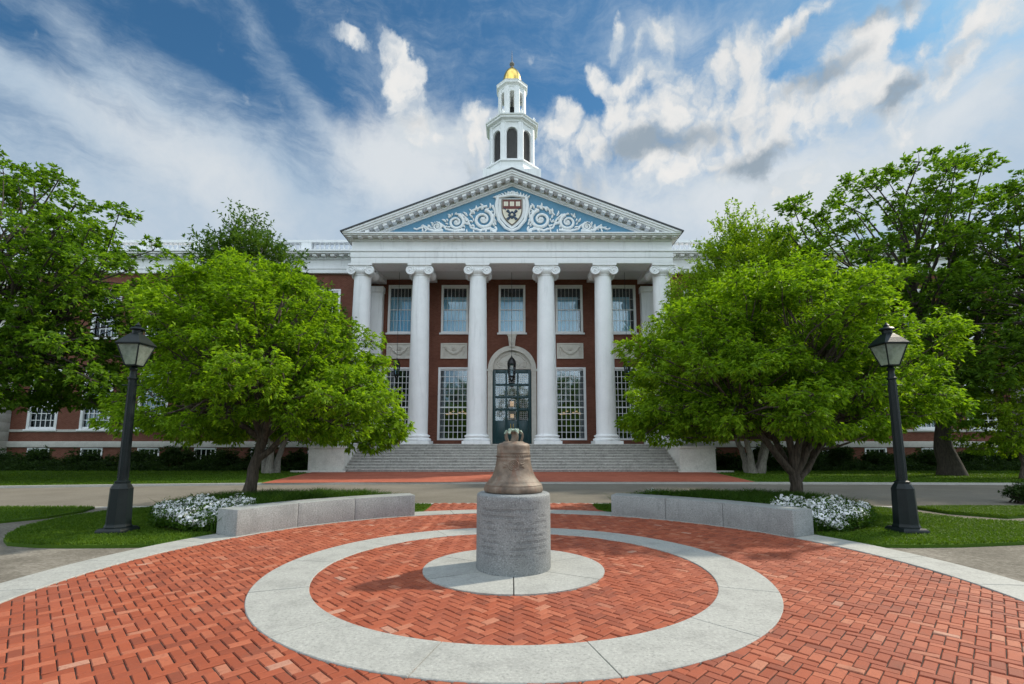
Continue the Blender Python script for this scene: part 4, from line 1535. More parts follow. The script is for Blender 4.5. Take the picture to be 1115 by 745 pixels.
for s in (-1, 1):
    b = MB()
    for (cx_, cz_, R0, w0, start) in ((1.98, 16.88, 0.72, 0.13, -0.6), (3.82, 16.68, 0.56, 0.11, -0.5), (5.12, 16.38, 0.30, 0.075, -0.4)):
        pts, rad = [], []
        for i in range(52):
            t = i / 51
            a = start - 0.25 * pi + t * 2 * pi * 1.75
            r = R0 * (1 - 0.86 * t)
            pts.append((s * (cx_ - r * cos(a)), YO - 0.02 - 0.02 * sin(t * 3), cz_ - r * sin(a) * 0.95))
            rad.append(w0 * (1.05 - 0.55 * t))
        b.tube(pts, rad, 8)
        for k in range(15):        # leaf lobes round the rim
            a = 2 * pi * k / 15 + 0.2
            rr = R0 * 1.05
            aa = atan2(sin(a), cos(a) * s)
            if cz_ + rr * sin(a) > BZ + 0.35:
                leafblob(s * cx_ + rr * cos(aa), cz_ + rr * sin(aa), aa + 0.9 * s, R0 * 0.30, w0 * 0.62)
        for k in range(6):
            a = 2 * pi * k / 6
            b.ball((s * cx_ + R0 * 0.17 * cos(a), YO - 0.06, cz_ + R0 * 0.17 * sin(a)), R0 * 0.11, 8, 5)
        b.ball((s * cx_, YO - 0.08, cz_), R0 * 0.12, 8, 5)
    # stems linking the scrolls and the trailing tip
    for pts in ([(1.15, 16.1), (1.5, 16.25), (2.2, 16.12), (2.8, 16.3), (3.05, 16.9), (3.4, 17.25), (3.9, 17.28)],
                [(3.2, 16.15), (3.9, 16.08), (4.5, 16.2), (4.75, 16.5), (5.1, 16.68)],
                [(4.7, 16.1), (5.3, 16.06), (5.7, 16.2), (5.95, 16.4), (6.2, 16.32), (6.5, 16.18), (6.7, 16.26)],
                [(1.35, 17.9), (1.15, 17.5), (1.25, 17.0), (1.1, 16.5)],
                [(1.7, 17.85), (2.2, 17.75), (2.7, 17.55), (2.9, 17.2)]):
        nn = len(pts)
        b.tube([(s * x, YO - 0.01, z) for x, z in pts], [0.10 - 0.05 * k / nn for k in range(nn)], 7)
    for (x, z, a, ln) in ((2.75, 17.35, 1.3, 0.36), (2.95, 16.55, 0.4, 0.36), (2.5, 17.6, 2.0, 0.30), (3.1, 17.2, 1.0, 0.34), (4.55, 16.75, 0.8, 0.28), (4.6, 16.4, 0.2, 0.26),
                          (5.6, 16.35, 1.0, 0.22), (6.0, 16.4, 0.6, 0.2), (1.5, 17.75, 1.8, 0.34), (2.0, 17.8, 1.2, 0.3), (1.3, 16.2, -0.5, 0.25), (4.2, 17.1, 1.0, 0.26), (5.4, 16.55, 1.0, 0.2)):
        leafblob(s * x, z, a if s > 0 else pi - a, ln, 0.085)
    rs = random.Random(17)
    for k in range(46):      # small leaves filling the gaps between the scrolls
        x = rs.uniform(1.25, 6.3)
        top_z = AZ - 1.15 - x * slope
        lim = 18.0 - (x - 1.2) * 0.40
        z = rs.uniform(16.12, max(16.3, min(lim, top_z - 0.25)))
        if any(math.hypot(x - q[0], z - q[1]) < q[2] * 0.9 for q in ((1.98, 16.88, 0.72), (3.82, 16.68, 0.56), (5.12, 16.38, 0.30))):
            continue
        leafblob(s * x, z, rs.uniform(0, 2 * pi), rs.uniform(0.16, 0.30), rs.uniform(0.045, 0.075))
    # bottom volutes of the cartouche
    pts = [(s * (1.25 + 0.22 * (1 - t) * cos(7 * t + 2)), YO - 0.05, 16.15 + 0.22 * (1 - t) * sin(7 * t + 2)) for t in [k / 20 for k in range(21)]]
    b.tube(pts, [0.08 - 0.04 * k / 20 for k in range(21)], 7)
    part(b, 'scroll_ornament', 'ornament', ped_, angle=60)

# cartouche and shield
b = MB()


def shield_poly(w, h, zt):
    p = []
    for i in range(13):
        t = i / 12
        p.append((-w * (1 - t ** 2.6), zt - h * (0.30 + 0.70 * t)))
    L = [(-w, zt)] + p
    R = [(-x, z) for x, z in reversed(L[:-1])]
    return L + R


b.prism_xz([(x, z) for x, z in shield_poly(0.92, 2.20, 18.38)], YO - 0.09, YO + 0.02)
for s in (-1, 1):
    pts = [(s * 0.98, YO - 0.08, 18.45), (s * 1.06, YO - 0.10, 17.9), (s * 1.02, YO - 0.10, 17.4), (s * 0.88, YO - 0.10, 16.8), (s * 0.45, YO - 0.10, 16.25), (0, YO - 0.10, 16.05)]
    b.tube(pts, [0.12, 0.13, 0.12, 0.12, 0.11, 0.09], 8)
    for k in range(6):
        leafblob(s * (0.2 + 0.17 * k), 18.45 + 0.16 * (1 - k / 5), radians(90 - s * 12 * k), 0.36 - 0.02 * k, 0.09)
b.tube([(-1.0, YO - 0.1, 18.44), (0, YO - 0.12, 18.60), (1.0, YO - 0.1, 18.44)], [0.09, 0.12, 0.09], 8)
for k in range(5):
    b.ball((-0.28 + 0.14 * k, YO - 0.1, 18.72 + 0.05 * (2 - abs(k - 2))), 0.10, 8, 6)
part(b, 'cartouche', 'ornament', ped_, angle=60)
b = MB()
ZTS = 18.30
SW, SH = 0.72, 1.90
b.cur = 0
b.prism_xz(shield_poly(SW, SH, ZTS), YO - 0.15, YO - 0.091)
b.cur = 1
b.prism_xz([(x * 0.90, ZTS - 0.06 + (z - ZTS) * 0.925) for x, z in shield_poly(SW, SH, ZTS)], YO - 0.165, YO - 0.151)
b.cur = 2
b.box(-SW * 0.88, SW * 0.88, YO - 0.180, YO - 0.166, ZTS - 0.72, ZTS - 0.07)
b.cur = 1
for k in (-1, 0, 1):
    for sx in (-1, 1):
        xm = k * 0.41 + sx * 0.075
        b.box(xm - 0.07, xm + 0.07, YO - 0.195, YO - 0.181, ZTS - 0.52, ZTS - 0.20)
b.cur = 3
zc_ = ZTS - 1.16
b.lathe([(0.15, -0.006), (0.15, 0.006)], (0, 0, 0), 20) if False else None
for k in range(4):
    a = pi / 4 + k * pi / 2
    pts = [(0.10 * cos(a), YO - 0.170, zc_ + 0.10 * sin(a)), (0.30 * cos(a), YO - 0.172, zc_ + 0.30 * sin(a)), (0.46 * cos(a), YO - 0.170, zc_ + 0.46 * sin(a))]
    b.tube(pts, [0.07, 0.085, 0.11], 7)
for k in range(4):
    a = k * pi / 2
    b.ball((0.20 * cos(a), YO - 0.17, zc_ + 0.20 * sin(a)), 0.085, 8, 5)
for s in (-1, 1):
    b.tube([(s * 0.56, YO - 0.17, zc_ + 0.48), (s * 0.42, YO - 0.175, zc_ + 0.40)], [0.05, 0.03], 6)
b.cur = 1
b.ball((0, YO - 0.19, zc_), 0.10, 10, 6)
part(b, 'shield', [M['shield_gold'], M['ivory'], M['book'], M['shield_blue']], ped_, smooth=False)

# ---- the wings
PITCH = 4.05
WX = [-13.75 - PITCH * k for k in range(5)] + [-33.75]
for s in (-1, 1):
    wops = []
    xl, xr = -36.0, -10.9
    X = WX if s < 0 else [-x for x in WX]
    b = MB()
    lo = [(x - 1.05, x + 1.05, 2.72, 6.9) for x in X]
    up = [(x - 1.0, x + 1.0, 9.4, 12.95) for x in X]
    ba = [(x - 0.75, x + 0.75, 0.45, 1.33) for x in X]
    a_, b_ = (xl, xr) if s < 0 else (-xr, -xl)
    wall_with_openings(b, a_, b_, 8.0, 14.25, YWING, 0.45, up)
    wall_with_openings(b, a_, b_, 1.9, 8.0, YWING, 0.45, lo)
    wall_with_openings(b, a_, b_, -0.2, 1.9, YWING, 0.45, ba)
    # end pavilion standing forward
    pa, pb = (a_ - 12, a_) if s < 0 else (b_, b_ + 12)
    b.box(pa + (0 if s < 0 else 1.0), pb - (1.0 if s < 0 else 0), YWING - 1.2, YWING + 0.5, -0.2, 14.25)
    wg = part(b, 'wing_wall', 'brick', smooth=False)
    b = MB()
    q0, q1 = (pb - 0.998, pb) if s < 0 else (pa, pa + 0.998)
    for k in range(22):
        z = 0.0 + k * 0.64
        ins = 0.0 if k % 2 else 0.22
        if s < 0:
            b.box(q0 + ins, q1 + 0.02, YWING - 1.23, YWING - 0.02, z, z + 0.63)
        else:
            b.box(q0 - 0.02, q1 - ins, YWING - 1.23, YWING - 0.02, z, z + 0.63)
    part(b, 'corner_quoins', 'limestone', wg, bevel=0.015)
    b = MB()
    b.box(a_, b_, YWING - 0.12, YWING - 0.001, 1.44, 1.86)
    part(b, 'water_table', 'limestone', wg, bevel=0.02)
    b = MB()
    b.box(a_, b_, YWING - 0.07, YWING - 0.001, 2.52, 2.70)
    part(b, 'sill_course', 'limestone', wg, bevel=0.01)
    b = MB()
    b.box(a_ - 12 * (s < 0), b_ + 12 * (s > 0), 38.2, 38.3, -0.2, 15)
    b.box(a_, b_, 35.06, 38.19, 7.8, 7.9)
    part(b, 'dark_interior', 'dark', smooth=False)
    # entablature, cornice, parapet
    b = MB()
    b.box(a_, b_, YWING - 0.25, YWING + 0.5, 14.25, 14.55)
    b.box(a_, b_, YWING - 0.30, YWING + 0.5, 14.551, 14.66)
    b.box(a_, b_, YWING - 0.22, YWING + 0.5, 14.661, 15.28)
    b.box(a_, b_, YWING - 0.34, YWING + 0.5, 15.281, 15.38)
    b.box(a_, b_, YWING - 0.85, YWING + 0.5, 15.56, 15.68)
    b.box(a_, b_, YWING - 0.95, YWING + 0.5, 15.681, 15.80)
    b.box(a_, b_, YWING - 0.30, YWING + 0.5, 15.381, 15.559)
    b.box(a_ - 12 * (s < 0), b_ + 12 * (s > 0), YWING + 0.51, YWING + 0.9, 14.25, 15.9)
    nn = int((b_ - a_) / 0.66)
    for k in range(nn):
        x = a_ + 0.33 + k * 0.66
        b.box(x - 0.15, x + 0.15, YWING - 0.72, YWING - 0.301, 15.40, 15.558)
    part(b, 'wing_cornice', 'white', wg, bevel=0.01)
    b = MB()
    b.box(a_, b_, YWING - 0.35, YWING + 0.25, 15.801, 15.98)
    b.box(a_, b_, YWING - 0.32, YWING + 0.22, 16.62, 16.80)
    nseg = 6
    for k in range(nseg + 1):
        x = a_ + 0.4 + (b_ - a_ - 0.8) * k / nseg
        b.box(x - 0.38, x + 0.38, YWING - 0.30, YWING + 0.20, 15.981, 16.619)
        if k < nseg:
            x2 = x + (b_ - a_ - 0.8) / nseg
            m_ = int((x2 - x - 0.76) / 0.34)
            for j in range(m_):
                xx = x + 0.38 + (x2 - x - 0.76) * (j + 0.5) / m_
                b.lathe([(0.09, 15.98), (0.09, 16.03), (0.05, 16.06), (0.10, 16.18), (0.105, 16.24), (0.05, 16.42), (0.05, 16.5), (0.085, 16.56), (0.085, 16.62)], (xx, YWING - 0.05, 0), 10)
    part(b, 'roof_balustrade', 'white', wg)
    for x in X:
        window(x - 1.05, x + 1.05, 2.72, 6.9, YWING, 5, 8, True, 0.16, 0.045, curtain=(4.6 + 0.5 * sin(x * 1.3), 6.75, 0.0, 0.0) if int(abs(x)) % 3 else None, bars=(4,), pane='wingpane')
        window(x - 1.0, x + 1.0, 9.4, 12.95, YWING, 4, 6, True, 0.14, 0.045, bars=(3,), pane='wingpane')
        window(x - 0.75, x + 0.75, 0.45, 1.33, YWING, 4, 1, False, 0.07, 0.04, name='basement_window', pane='wingpane')
# main block behind
b = MB()
b.box(-47, 47, 38.4, 52, -0.2, 15.4)
b.box(-12.5, 12.5, 36.65, 38.39, 14.7, 15.4)
part(b, 'main_block', 'brick', smooth=False)
b = MB()
v = [(-47, 36.0, 15.5), (47, 36.0, 15.5), (47, 52, 15.5), (-47, 52, 15.5), (-40, 42, 17.6), (40, 42, 17.6), (40, 46, 17.6), (-40, 46, 17.6)]
b.add(v, [(0, 3, 2, 1), (4, 5, 6, 7), (0, 1, 5, 4), (1, 2, 6, 5), (2, 3, 7, 6), (3, 0, 4, 7)])
part(b, 'main_roof', 'slate', smooth=False)

# ---- tower
TY = 41.95
K = 1.0      # heights read off the picture at 40 m


def TZ(z):
    return z if z < 31.2 else 31.2 + (z - 31.2) * 1.36


def octa(b, prof_, n=8):
    b.lathe([(r * K / cos(pi / 8), TZ(z)) for r, z in prof_], (0, TY, 0), 8, radians(22.5))


b = MB()
b.box(-2.55 * K, 2.55 * K, TY - 2.55 * K, TY + 2.55 * K, 17, TZ(25.6))
octa(b, [(2.50, 25.601), (2.50, 25.8), (2.36, 25.9), (2.36, 26.42), (2.46, 26.45), (2.46, 26.58), (2.30, 26.62), (2.0, 26.63)])
tower = part(b, 'tower', 'white', smooth=False)


def arcade(r, z0, z1, za, zs, hw, thick, name, parent):
    """octagonal storey with a round-headed opening in every face (built as real openings)"""
    bb = MB()
    R_ = r * K
    half = R_ * math.tan(pi / 8)
    z0, z1, za, zs = TZ(z0), TZ(z1), TZ(za), TZ(zs)
    hw = hw * K
    for k in range(8):
        a = k * pi / 4
        rot = Matrix.Rotation(a, 3, 'Z')

        def P(x, y, z):
            q = rot @ Vector((x, y, 0))
            return (q.x, TY + q.y, z)
        m = 10
        segs = [[(-half, z0), (-hw, z0), (-hw, z1), (-half, z1)], [(hw, z0), (half, z0), (half, z1), (hw, z1)], [(-hw, z0), (hw, z0), (hw, za), (-hw, za)]]
        for i in range(m):
            t0, t1 = pi - pi * i / m, pi - pi * (i + 1) / m
            p0, p1 = (hw * cos(t0), zs + hw * sin(t0)), (hw * cos(t1), zs + hw * sin(t1))
            segs.append([p0, p1, (p1[0], z1), (p0[0], z1)])
        for sg in segs:
            n_ = len(sg)
            v_ = [P(x, -R_, z) for x, z in sg] + [P(x * (1 - thick * K / R_), -R_ + thick * K, z) for x, z in sg]
            f_ = [tuple(range(n_)), tuple(reversed(range(n_, 2 * n_)))] + [((i + 1) % n_, i, n_ + i, n_ + (i + 1) % n_) for i in range(n_)]
            bb.add(v_, f_)
        # pilaster at each corner and archivolt
        pl = []
        for i in range(13):
            t = pi - pi * i / 12
            pl.append(P((hw + 0.05) * cos(t), -R_ - 0.01, zs + (hw + 0.05) * sin(t)))
        bb.tube([P(-hw - 0.05, -R_ - 0.01, za)] + pl + [P(hw + 0.05, -R_ - 0.01, za)], 0.055, 6)
        ang = a + pi / 8 - pi / 2
        rc = R_ / cos(pi / 8)
        bb.obox((rc * cos(ang) * 0.99, TY + rc * sin(ang) * 0.99, (z0 + z1) / 2), (0.16, 0.34, z1 - z0 - 0.004), ang)
        for sx in (-1, 1):
            x_ = sx * (half - 0.20 * K)
            q = rot @ Vector((x_, -R_ - 0.03, 0))
            bb.obox((q.x, TY + q.y, (z0 + z1) / 2), (0.15 * K, 0.07, z1 - z0 - 0.01), a)
    return part(bb, name, 'white', parent, smooth=False)


arcade(1.95, 26.63, 30.45, 26.95, 29.45, 0.50, 0.25, 'belfry_storey', tower)
b = MB()
for k in range(8):
    a = k * pi / 4
    rot = Matrix.Rotation(a, 3, 'Z')
    for j in range(30):
        z = TZ(26.95 + 0.1 * j)
        q = rot @ Vector((0, -1.80 * K, 0))
        b.obox((q.x, TY + q.y, z + 0.05), (1.0 * K, 0.02, 0.125), a, Matrix.Rotation(radians(-38), 3, 'X'))
part(b, 'louvres', 'louvre', tower, smooth=False)
b = MB()
octa(b, [(1.70, 26.7), (1.70, 30.4)])
part(b, 'louvre_backing', 'louvre', tower, smooth=False)
b = MB()
octa(b, [(1.9, 30.45), (2.02, 30.46), (2.06, 30.55), (2.06, 30.62), (2.30, 30.72), (2.32, 30.86), (2.40, 30.92), (2.43, 31.02), (2.10, 31.10), (1.5, 31.2), (1.5, 31.25), (1.36, 31.26)])
part(b, 'belfry_cornice', 'white', tower, smooth=False)
b = MB()
for k in range(8):
    a = pi / 8 + k * pi / 4
    r = 2.02 * K / cos(pi / 8)
    b.lathe([(0.13, 0), (0.13, 0.10), (0.06, 0.16), (0.14, 0.30), (0.15, 0.40), (0.08, 0.48), (0.05, 0.52), (0.06, 0.57), (0.01, 0.66)], (r * cos(a), TY + r * sin(a), TZ(31.06)), 12)
part(b, 'urns', 'white', tower)
b = MB()
octa(b, [(1.36, 31.2), (1.36, 31.55), (1.24, 31.60), (1.2, 31.61)])
part(b, 'lantern_base', 'white', tower, smooth=False)
arcade(1.17, 31.61, 33.72, 31.70, 33.10, 0.38, 0.2, 'open_lantern', tower)
b = MB()
b.lathe([(0.48 * K, TZ(32.0)), (0.46 * K, TZ(32.08)), (0.30 * K, TZ(32.35)), (0.24 * K, TZ(32.7)), (0.08 * K, TZ(32.85)), (0.05 * K, TZ(33.6))], (0, TY, 0), 24)
part(b, 'tower_bell', 'wrought', tower)
b = MB()
octa(b, [(1.15, 33.70), (1.20, 33.71), (1.24, 33.80), (1.40, 33.92), (1.42, 34.05), (1.46, 34.12), (1.20, 34.22), (0.85, 34.28), (0.80, 34.30)])
part(b, 'lantern_cornice', 'white', tower, smooth=False)
b = MB()
b.lathe([(0.94, TZ(34.26)), (0.93, TZ(34.42)), (0.89, TZ(34.75)), (0.79, TZ(35.12)), (0.61, TZ(35.44)), (0.39, TZ(35.64)), (0.24, TZ(35.74)), (0.17, TZ(35.82))], (0, TY, 0), 32)
part(b, 'gold_dome', 'gold', tower, angle=60)
b = MB()
b.lathe([(0.16, 0.0), (0.10, 0.12), (0.10, 0.2), (0.22, 0.32), (0.24, 0.42), (0.17, 0.55), (0.05, 0.62), (0.04, 1.0), (0.02, 1.6), (0.005, 1.9)], (0, TY, TZ(35.80)), 16)
part(b, 'finial', 'louvre', tower)


# ---- hanging lanterns of the porch: they hang, so each is a thing
def hanging_lantern(x, zt, label, k=1.0):
    y = 33.8
    root = empty('hanging_lantern', (x, y, zt), label, 'hanging lantern', 'lanterns hanging in the porch')
    o = (x, y, zt)
    b = MB()
    b.tube([(x, y, zt - 0.02), (x, y, 14.09)], 0.014, 6)
    b.build('hanging_rod', M['wrought'], root, o)
    b = MB()
    h = 1.9 * k
    n6 = 6
    r0, r1 = 0.21 * k, 0.285 * k
    for q in range(n6):
        a = 2 * pi * q / n6
        a2 = 2 * pi * (q + 1) / n6
        b.tube([(x + r1 * cos(a), y + r1 * sin(a), zt - 0.35 * h), (x + r0 * cos(a), y + r0 * sin(a), zt - 0.80 * h)], 0.028, 6)
        b.tube([(x + r1 * cos(a), y + r1 * sin(a), zt - 0.35 * h), (x + r1 * cos(a2), y + r1 * sin(a2), zt - 0.35 * h)], 0.03, 6)
        b.tube([(x + r0 * cos(a), y + r0 * sin(a), zt - 0.80 * h), (x + r0 * cos(a2), y + r0 * sin(a2), zt - 0.80 * h)], 0.03, 6)
        b.tube([(x + r0 * 0.9 * cos(a), y + r0 * 0.9 * sin(a), zt - 0.80 * h), (x + r0 * 0.6 * cos(a), y + r0 * 0.6 * sin(a), zt - 0.92 * h), (x, y, zt - 0.99 * h)], [0.03, 0.03, 0.05], 6)
        mid = [(x + (r1 + r0) / 2 * cos(a), y + (r1 + r0) / 2 * sin(a), zt - 0.57 * h), (x + (r1 + r0) / 2 * cos(a2), y + (r1 + r0) / 2 * sin(a2), zt - 0.57 * h)]
        b.tube(mid, 0.018, 6)
    b.lathe([(r1 * 1.08, -0.35 * h), (r1 * 1.12, -0.32 * h), (r1 * 0.98, -0.22 * h), (r1 * 0.62, -0.13 * h), (r1 * 0.25, -0.08 * h), (0.05, -0.04 * h), (0.03, 0.0)], (x, y, zt), 12)
    b.ball((x, y, zt - 0.97 * h), 0.07 * k, 10, 6, sz=1.4)
    fr = b.build('lantern_cage', M['wrought'], root, o)
    b = MB()
    b.lathe([(r0 * 0.93, -0.795 * h), (r1 * 0.93, -0.36 * h)], (x, y, zt), 6)
    b.build('lantern_glass', M['pane'], root, o, smooth=False)
    return root


hanging_lantern(-0.02, 7.95, 'large black iron lantern hanging in front of the arched entrance door')
hanging_lantern(-8.2, 7.75, 'black iron lantern hanging in the left end bay of the porch', 0.8)
hanging_lantern(8.2, 7.75, 'black iron lantern hanging in the right end bay, half hidden by leaves', 0.8)
# ================================================================ trees and plants
def prof_at(profile, z):
    if z <= profile[0][0]:
        return profile[0][1:]
    for p, q in zip(profile, profile[1:]):
        if z <= q[0]:
            t = (z - p[0]) / max(1e-6, q[0] - p[0])
            return p[1] + (q[1] - p[1]) * t, p[2] + (q[2] - p[2]) * t
    return profile[-1][1:]


def crown_points(profile, ycen, n, rng, shell=0.45, depth=1.0, mind=0.5):
    """clump centres inside a crown whose left and right edges at each height are given"""
    zs = [p[0] for p in profile]
    pts = []
    ph = rng.uniform(0, 2 * pi, 2)
    tries = 0
    wmax = max(p[2] - p[1] for p in profile)
    holes = []
    for _ in range(max(3, n // 26)):      # ragged gaps in the crown
        hz = rng.uniform(zs[0], zs[-1])
        l, r = prof_at(profile, hz)
        ha = rng.uniform(pi, 2 * pi)
        holes.append(np.array([(l + r) / 2 + (r - l) / 2 * 0.85 * cos(ha), ycen + (r - l) / 2 * depth * 0.85 * sin(ha), hz]))
    while len(pts) < n and tries < n * 60:
        tries += 1
        z = rng.uniform(zs[0], zs[-1])
        l, r = prof_at(profile, z)
        w = (r - l) / 2
        if rng.uniform() > (w / (wmax / 2)) ** 1.2 + 0.05:
            continue
        a = rng.uniform(0, 2 * pi)
        rad = rng.uniform(0.05, 1) ** shell
        rad *= 1 + 0.11 * sin(3 * a + 1.9 * z + ph[0]) + 0.09 * sin(5 * a - 2.7 * z + ph[1])
        x = (l + r) / 2 + w * rad * cos(a)
        y = ycen + w * depth * rad * sin(a)
        p = np.array([x, y, z])
        if holes and np.min(np.linalg.norm(np.array(holes) - p, axis=1)) < mind * 1.25:
            continue
        if pts and np.min(np.linalg.norm(np.array(pts) - p, axis=1)) < mind * (0.8 if tries > n * 30 else 1.0):
            continue
        pts.append(p)
    return np.array(pts)


def bend(p0, p1, k, rng, sag=0.0, wob=0.08):
    p0, p1 = np.array(p0), np.array(p1)
    L = np.linalg.norm(p1 - p0)
    out = []
    off = rng.normal(size=3) * wob * L
    for i in range(k + 1):
        t = i / k
        q = p0 + (p1 - p0) * t + off * sin(pi * t) + np.array([0, 0, sag * L * sin(pi * t)])
        q = q + rng.normal(size=3) * 0.012 * L * (0 < i < k)
        out.append(tuple(q))
    return out


def foliage(centres, radii, tips, nleaf, length, width, rng, style='whorl', flat_=0.65, droop=0.25, crown_c=None):
    C = np.repeat(centres, tips, axis=0)
    R = np.repeat(radii, tips)[:, None]
    n = len(C)
    d = norm(rng.normal(size=(n, 3)))
    d[:, 2] = d[:, 2] * 0.9 + 0.12
    rad = rng.uniform(0.15, 1.0, (n, 1)) ** 0.55
    T = C + d * R * rad * np.array([1, 1, flat_])
    out = norm(d * np.array([1, 1, 0.5]) + (norm(T - crown_c) * 0.7 if crown_c is not None else 0))
    P = np.repeat(T, nleaf, axis=0)
    O = np.repeat(out, nleaf, axis=0)
    m = len(P)
    if style == 'whorl':
        D = norm(O * 0.75 + rng.normal(size=(m, 3)) * np.array([0.75, 0.75, 0.35]))
        D[:, 2] -= droop
        P = P + rng.normal(size=(m, 3)) * length * 0.22
    elif style == 'plume':       # leaves set along upright shoots
        up = norm(out * np.array([0.7, 0.7, 0.2]) + np.array([0, 0, 0.75]) + rng.normal(size=(n, 3)) * 0.18)
        U = np.repeat(up, nleaf, axis=0)
        s = rng.uniform(0, 1, (m, 1))
        P = P + U * s * R.mean() * 0.95
        D = norm(U * 0.55 + rng.normal(size=(m, 3)) * 0.65)
    else:
        D = norm(rng.normal(size=(m, 3)))
    return leaf_quads(P, D, length, width, 0.3, droop * 0.5, rng), T


def grow_tree(name, base, label, group, profile, ycen, leafm, barkm, seed, forks, trunk_r, trunk_top, nclump=150, rclump=(0.45, 0.75), tips=22, nleaf=9,
              leaf=(0.11, 0.05), style='whorl', depth=0.9, lean=(0, 0), mind=0.45, shell=0.45, flat_=0.65, droop=0.25, cat='tree', extra=None, multi=1, twigs=True):
    rng = np.random.default_rng(seed)
    root = empty(name, base, label, cat, group)
    cen = crown_points(profile, ycen, nclump, rng, shell, depth, mind)
    if extra is not None:
        cen = np.concatenate([cen, np.array(extra)])
    rad = rng.uniform(rclump[0], rclump[1], len(cen))
    cc = np.array([np.mean(cen[:, 0]), ycen, profile[0][0] + 0.35 * (profile[-1][0] - profile[0][0])])
    Q, T = foliage(cen, rad, tips, nleaf, leaf[0], leaf[1], rng, style, flat_, droop, cc)
    # limbs: clumps are grouped by direction, each group fed by one limb
    K_ = forks
    ids = rng.choice(len(cen), K_, replace=False)
    ctr = cen[ids].copy()
    for _ in range(8):
        dist = np.linalg.norm(cen[:, None] - ctr[None], axis=2)
        own = dist.argmin(axis=1)
        for k in range(K_):
            if np.any(own == k):
                ctr[k] = cen[own == k].mean(axis=0)
    wood = MB()
    bx_, by_, bz_ = base
    tops = []
    stems = []
    for q in range(multi):
        aq = 2 * pi * q / max(1, multi) + rng.uniform(0, 1)
        spread = 0.0 if multi == 1 else trunk_r * 1.6
        b0 = np.array([bx_ + spread * cos(aq), by_ + spread * sin(aq), bz_ - 0.05])
        tp = np.array([bx_ + lean[0] + (0 if multi == 1 else 4 * spread * cos(aq)), by_ + lean[1] + (0 if multi == 1 else 4 * spread * sin(aq)), trunk_top])
        pts = bend(b0, tp, 9, rng, 0, 0.035)
        rr = [trunk_r * (1.75 if i == 0 else 1.28 if i == 1 else 1.08 if i == 2 else 1.0 - 0.035 * i) for i in range(10)]
        wood.tube(pts, rr, 14)
        tops.append(np.array(pts[-1]))
        stems.append(pts)
    for k in range(K_):
        mem = cen[own == k]
        if not len(mem):
            continue
        st = tops[k % multi]
        sp = stems[k % multi]
        # low limbs leave the trunk below its top
        j = 9 if ctr[k][2] > trunk_top + 0.5 * (profile[-1][0] - trunk_top) else int(rng.integers(6, 10))
        st = np.array(sp[j])
        hub = st + (ctr[k] - st) * 0.72
        r0 = trunk_r * (0.55 if K_ > 4 else 0.68)
        pts = bend(st, hub, 7, rng, 0.06, 0.07)
        rr = [r0 * (1 - 0.62 * i / 7) for i in range(8)]
        wood.tube(pts, rr, 9)
        for c in mem:
            i0 = int(rng.integers(3, 8))
            s0 = np.array(pts[i0])
            L = np.linalg.norm(c - s0)
            p2 = bend(s0, c, 4, rng, 0.05, 0.07)
            rb = min(rr[i0] * 0.6, 0.012 + 0.012 * L)
            wood.tube(p2, [rb * (1 - 0.7 * i / 4) for i in range(5)], 6, caps=False)
    if twigs:
        for i in range(len(cen)):
            for t in range(4):
                p = T[i * tips + t]
                wood.tube([tuple(cen[i]), tuple((cen[i] + p) / 2 + rng.normal(size=3) * 0.03), tuple(p)], [0.012 * rclump[1] / 0.6, 0.008 * rclump[1] / 0.6, 0.004], 4, caps=False)
    wood.build('trunk', M[barkm], root, base, angle=60)
    quads_mesh('crown', Q, M[leafm], root, origin=base)
    return root


TREES = True
# the two small spreading trees in the beds
grow_tree('ornamental_tree', (-6.5, 12.1, 0.15), 'round lime green tree with leaning trunk in the bed behind the left bench', 'spreading trees in the flower beds',
          [(1.75, -8.3, -4.3), (2.0, -9.2, -3.05), (2.6, -9.45, -2.75), (3.2, -9.35, -3.05), (3.9, -9.2, -3.5), (4.6, -9.1, -4.0), (5.3, -8.9, -4.6), (5.8, -8.4, -5.1), (6.3, -7.6, -5.7), (6.65, -7.0, -6.2)],
          12.2, 'leaf_lime', 'bark', 21, 8, 0.155, 1.75, nclump=270, rclump=(0.30, 0.56), tips=36, nleaf=9, leaf=(0.125, 0.048), lean=(0.22, 0.05), mind=0.42, depth=0.85,
          extra=[(-3.0, 11.6, 1.75), (-2.75, 11.8, 1.95), (-3.3, 11.5, 1.6), (-3.7, 11.6, 1.65), (-2.9, 11.9, 2.3)])
grow_tree('ornamental_tree', (7.0, 12.1, 0.15), 'broad lime green tree with forked trunk in the bed behind the right bench', 'spreading trees in the flower beds',
          [(1.85, 3.6, 9.6), (2.1, 2.9, 10.1), (2.7, 2.85, 10.4), (3.4, 3.2, 10.4), (4.1, 3.5, 10.2), (4.7, 3.9, 9.9), (5.2, 4.4, 9.6), (5.6, 4.9, 9.2), (5.95, 5.6, 8.4), (6.25, 6.3, 7.5)],
          12.2, 'leaf_lime', 'bark', 33, 7, 0.17, 0.95, nclump=340, rclump=(0.30, 0.56), tips=36, nleaf=9, leaf=(0.125, 0.048), mind=0.42, depth=0.72,
          extra=[(9.7, 12.0, 5.85), (9.6, 12.1, 6.1), (3.3, 11.7, 1.9), (3.7, 11.6, 1.8), (3.1, 11.8, 2.2)])
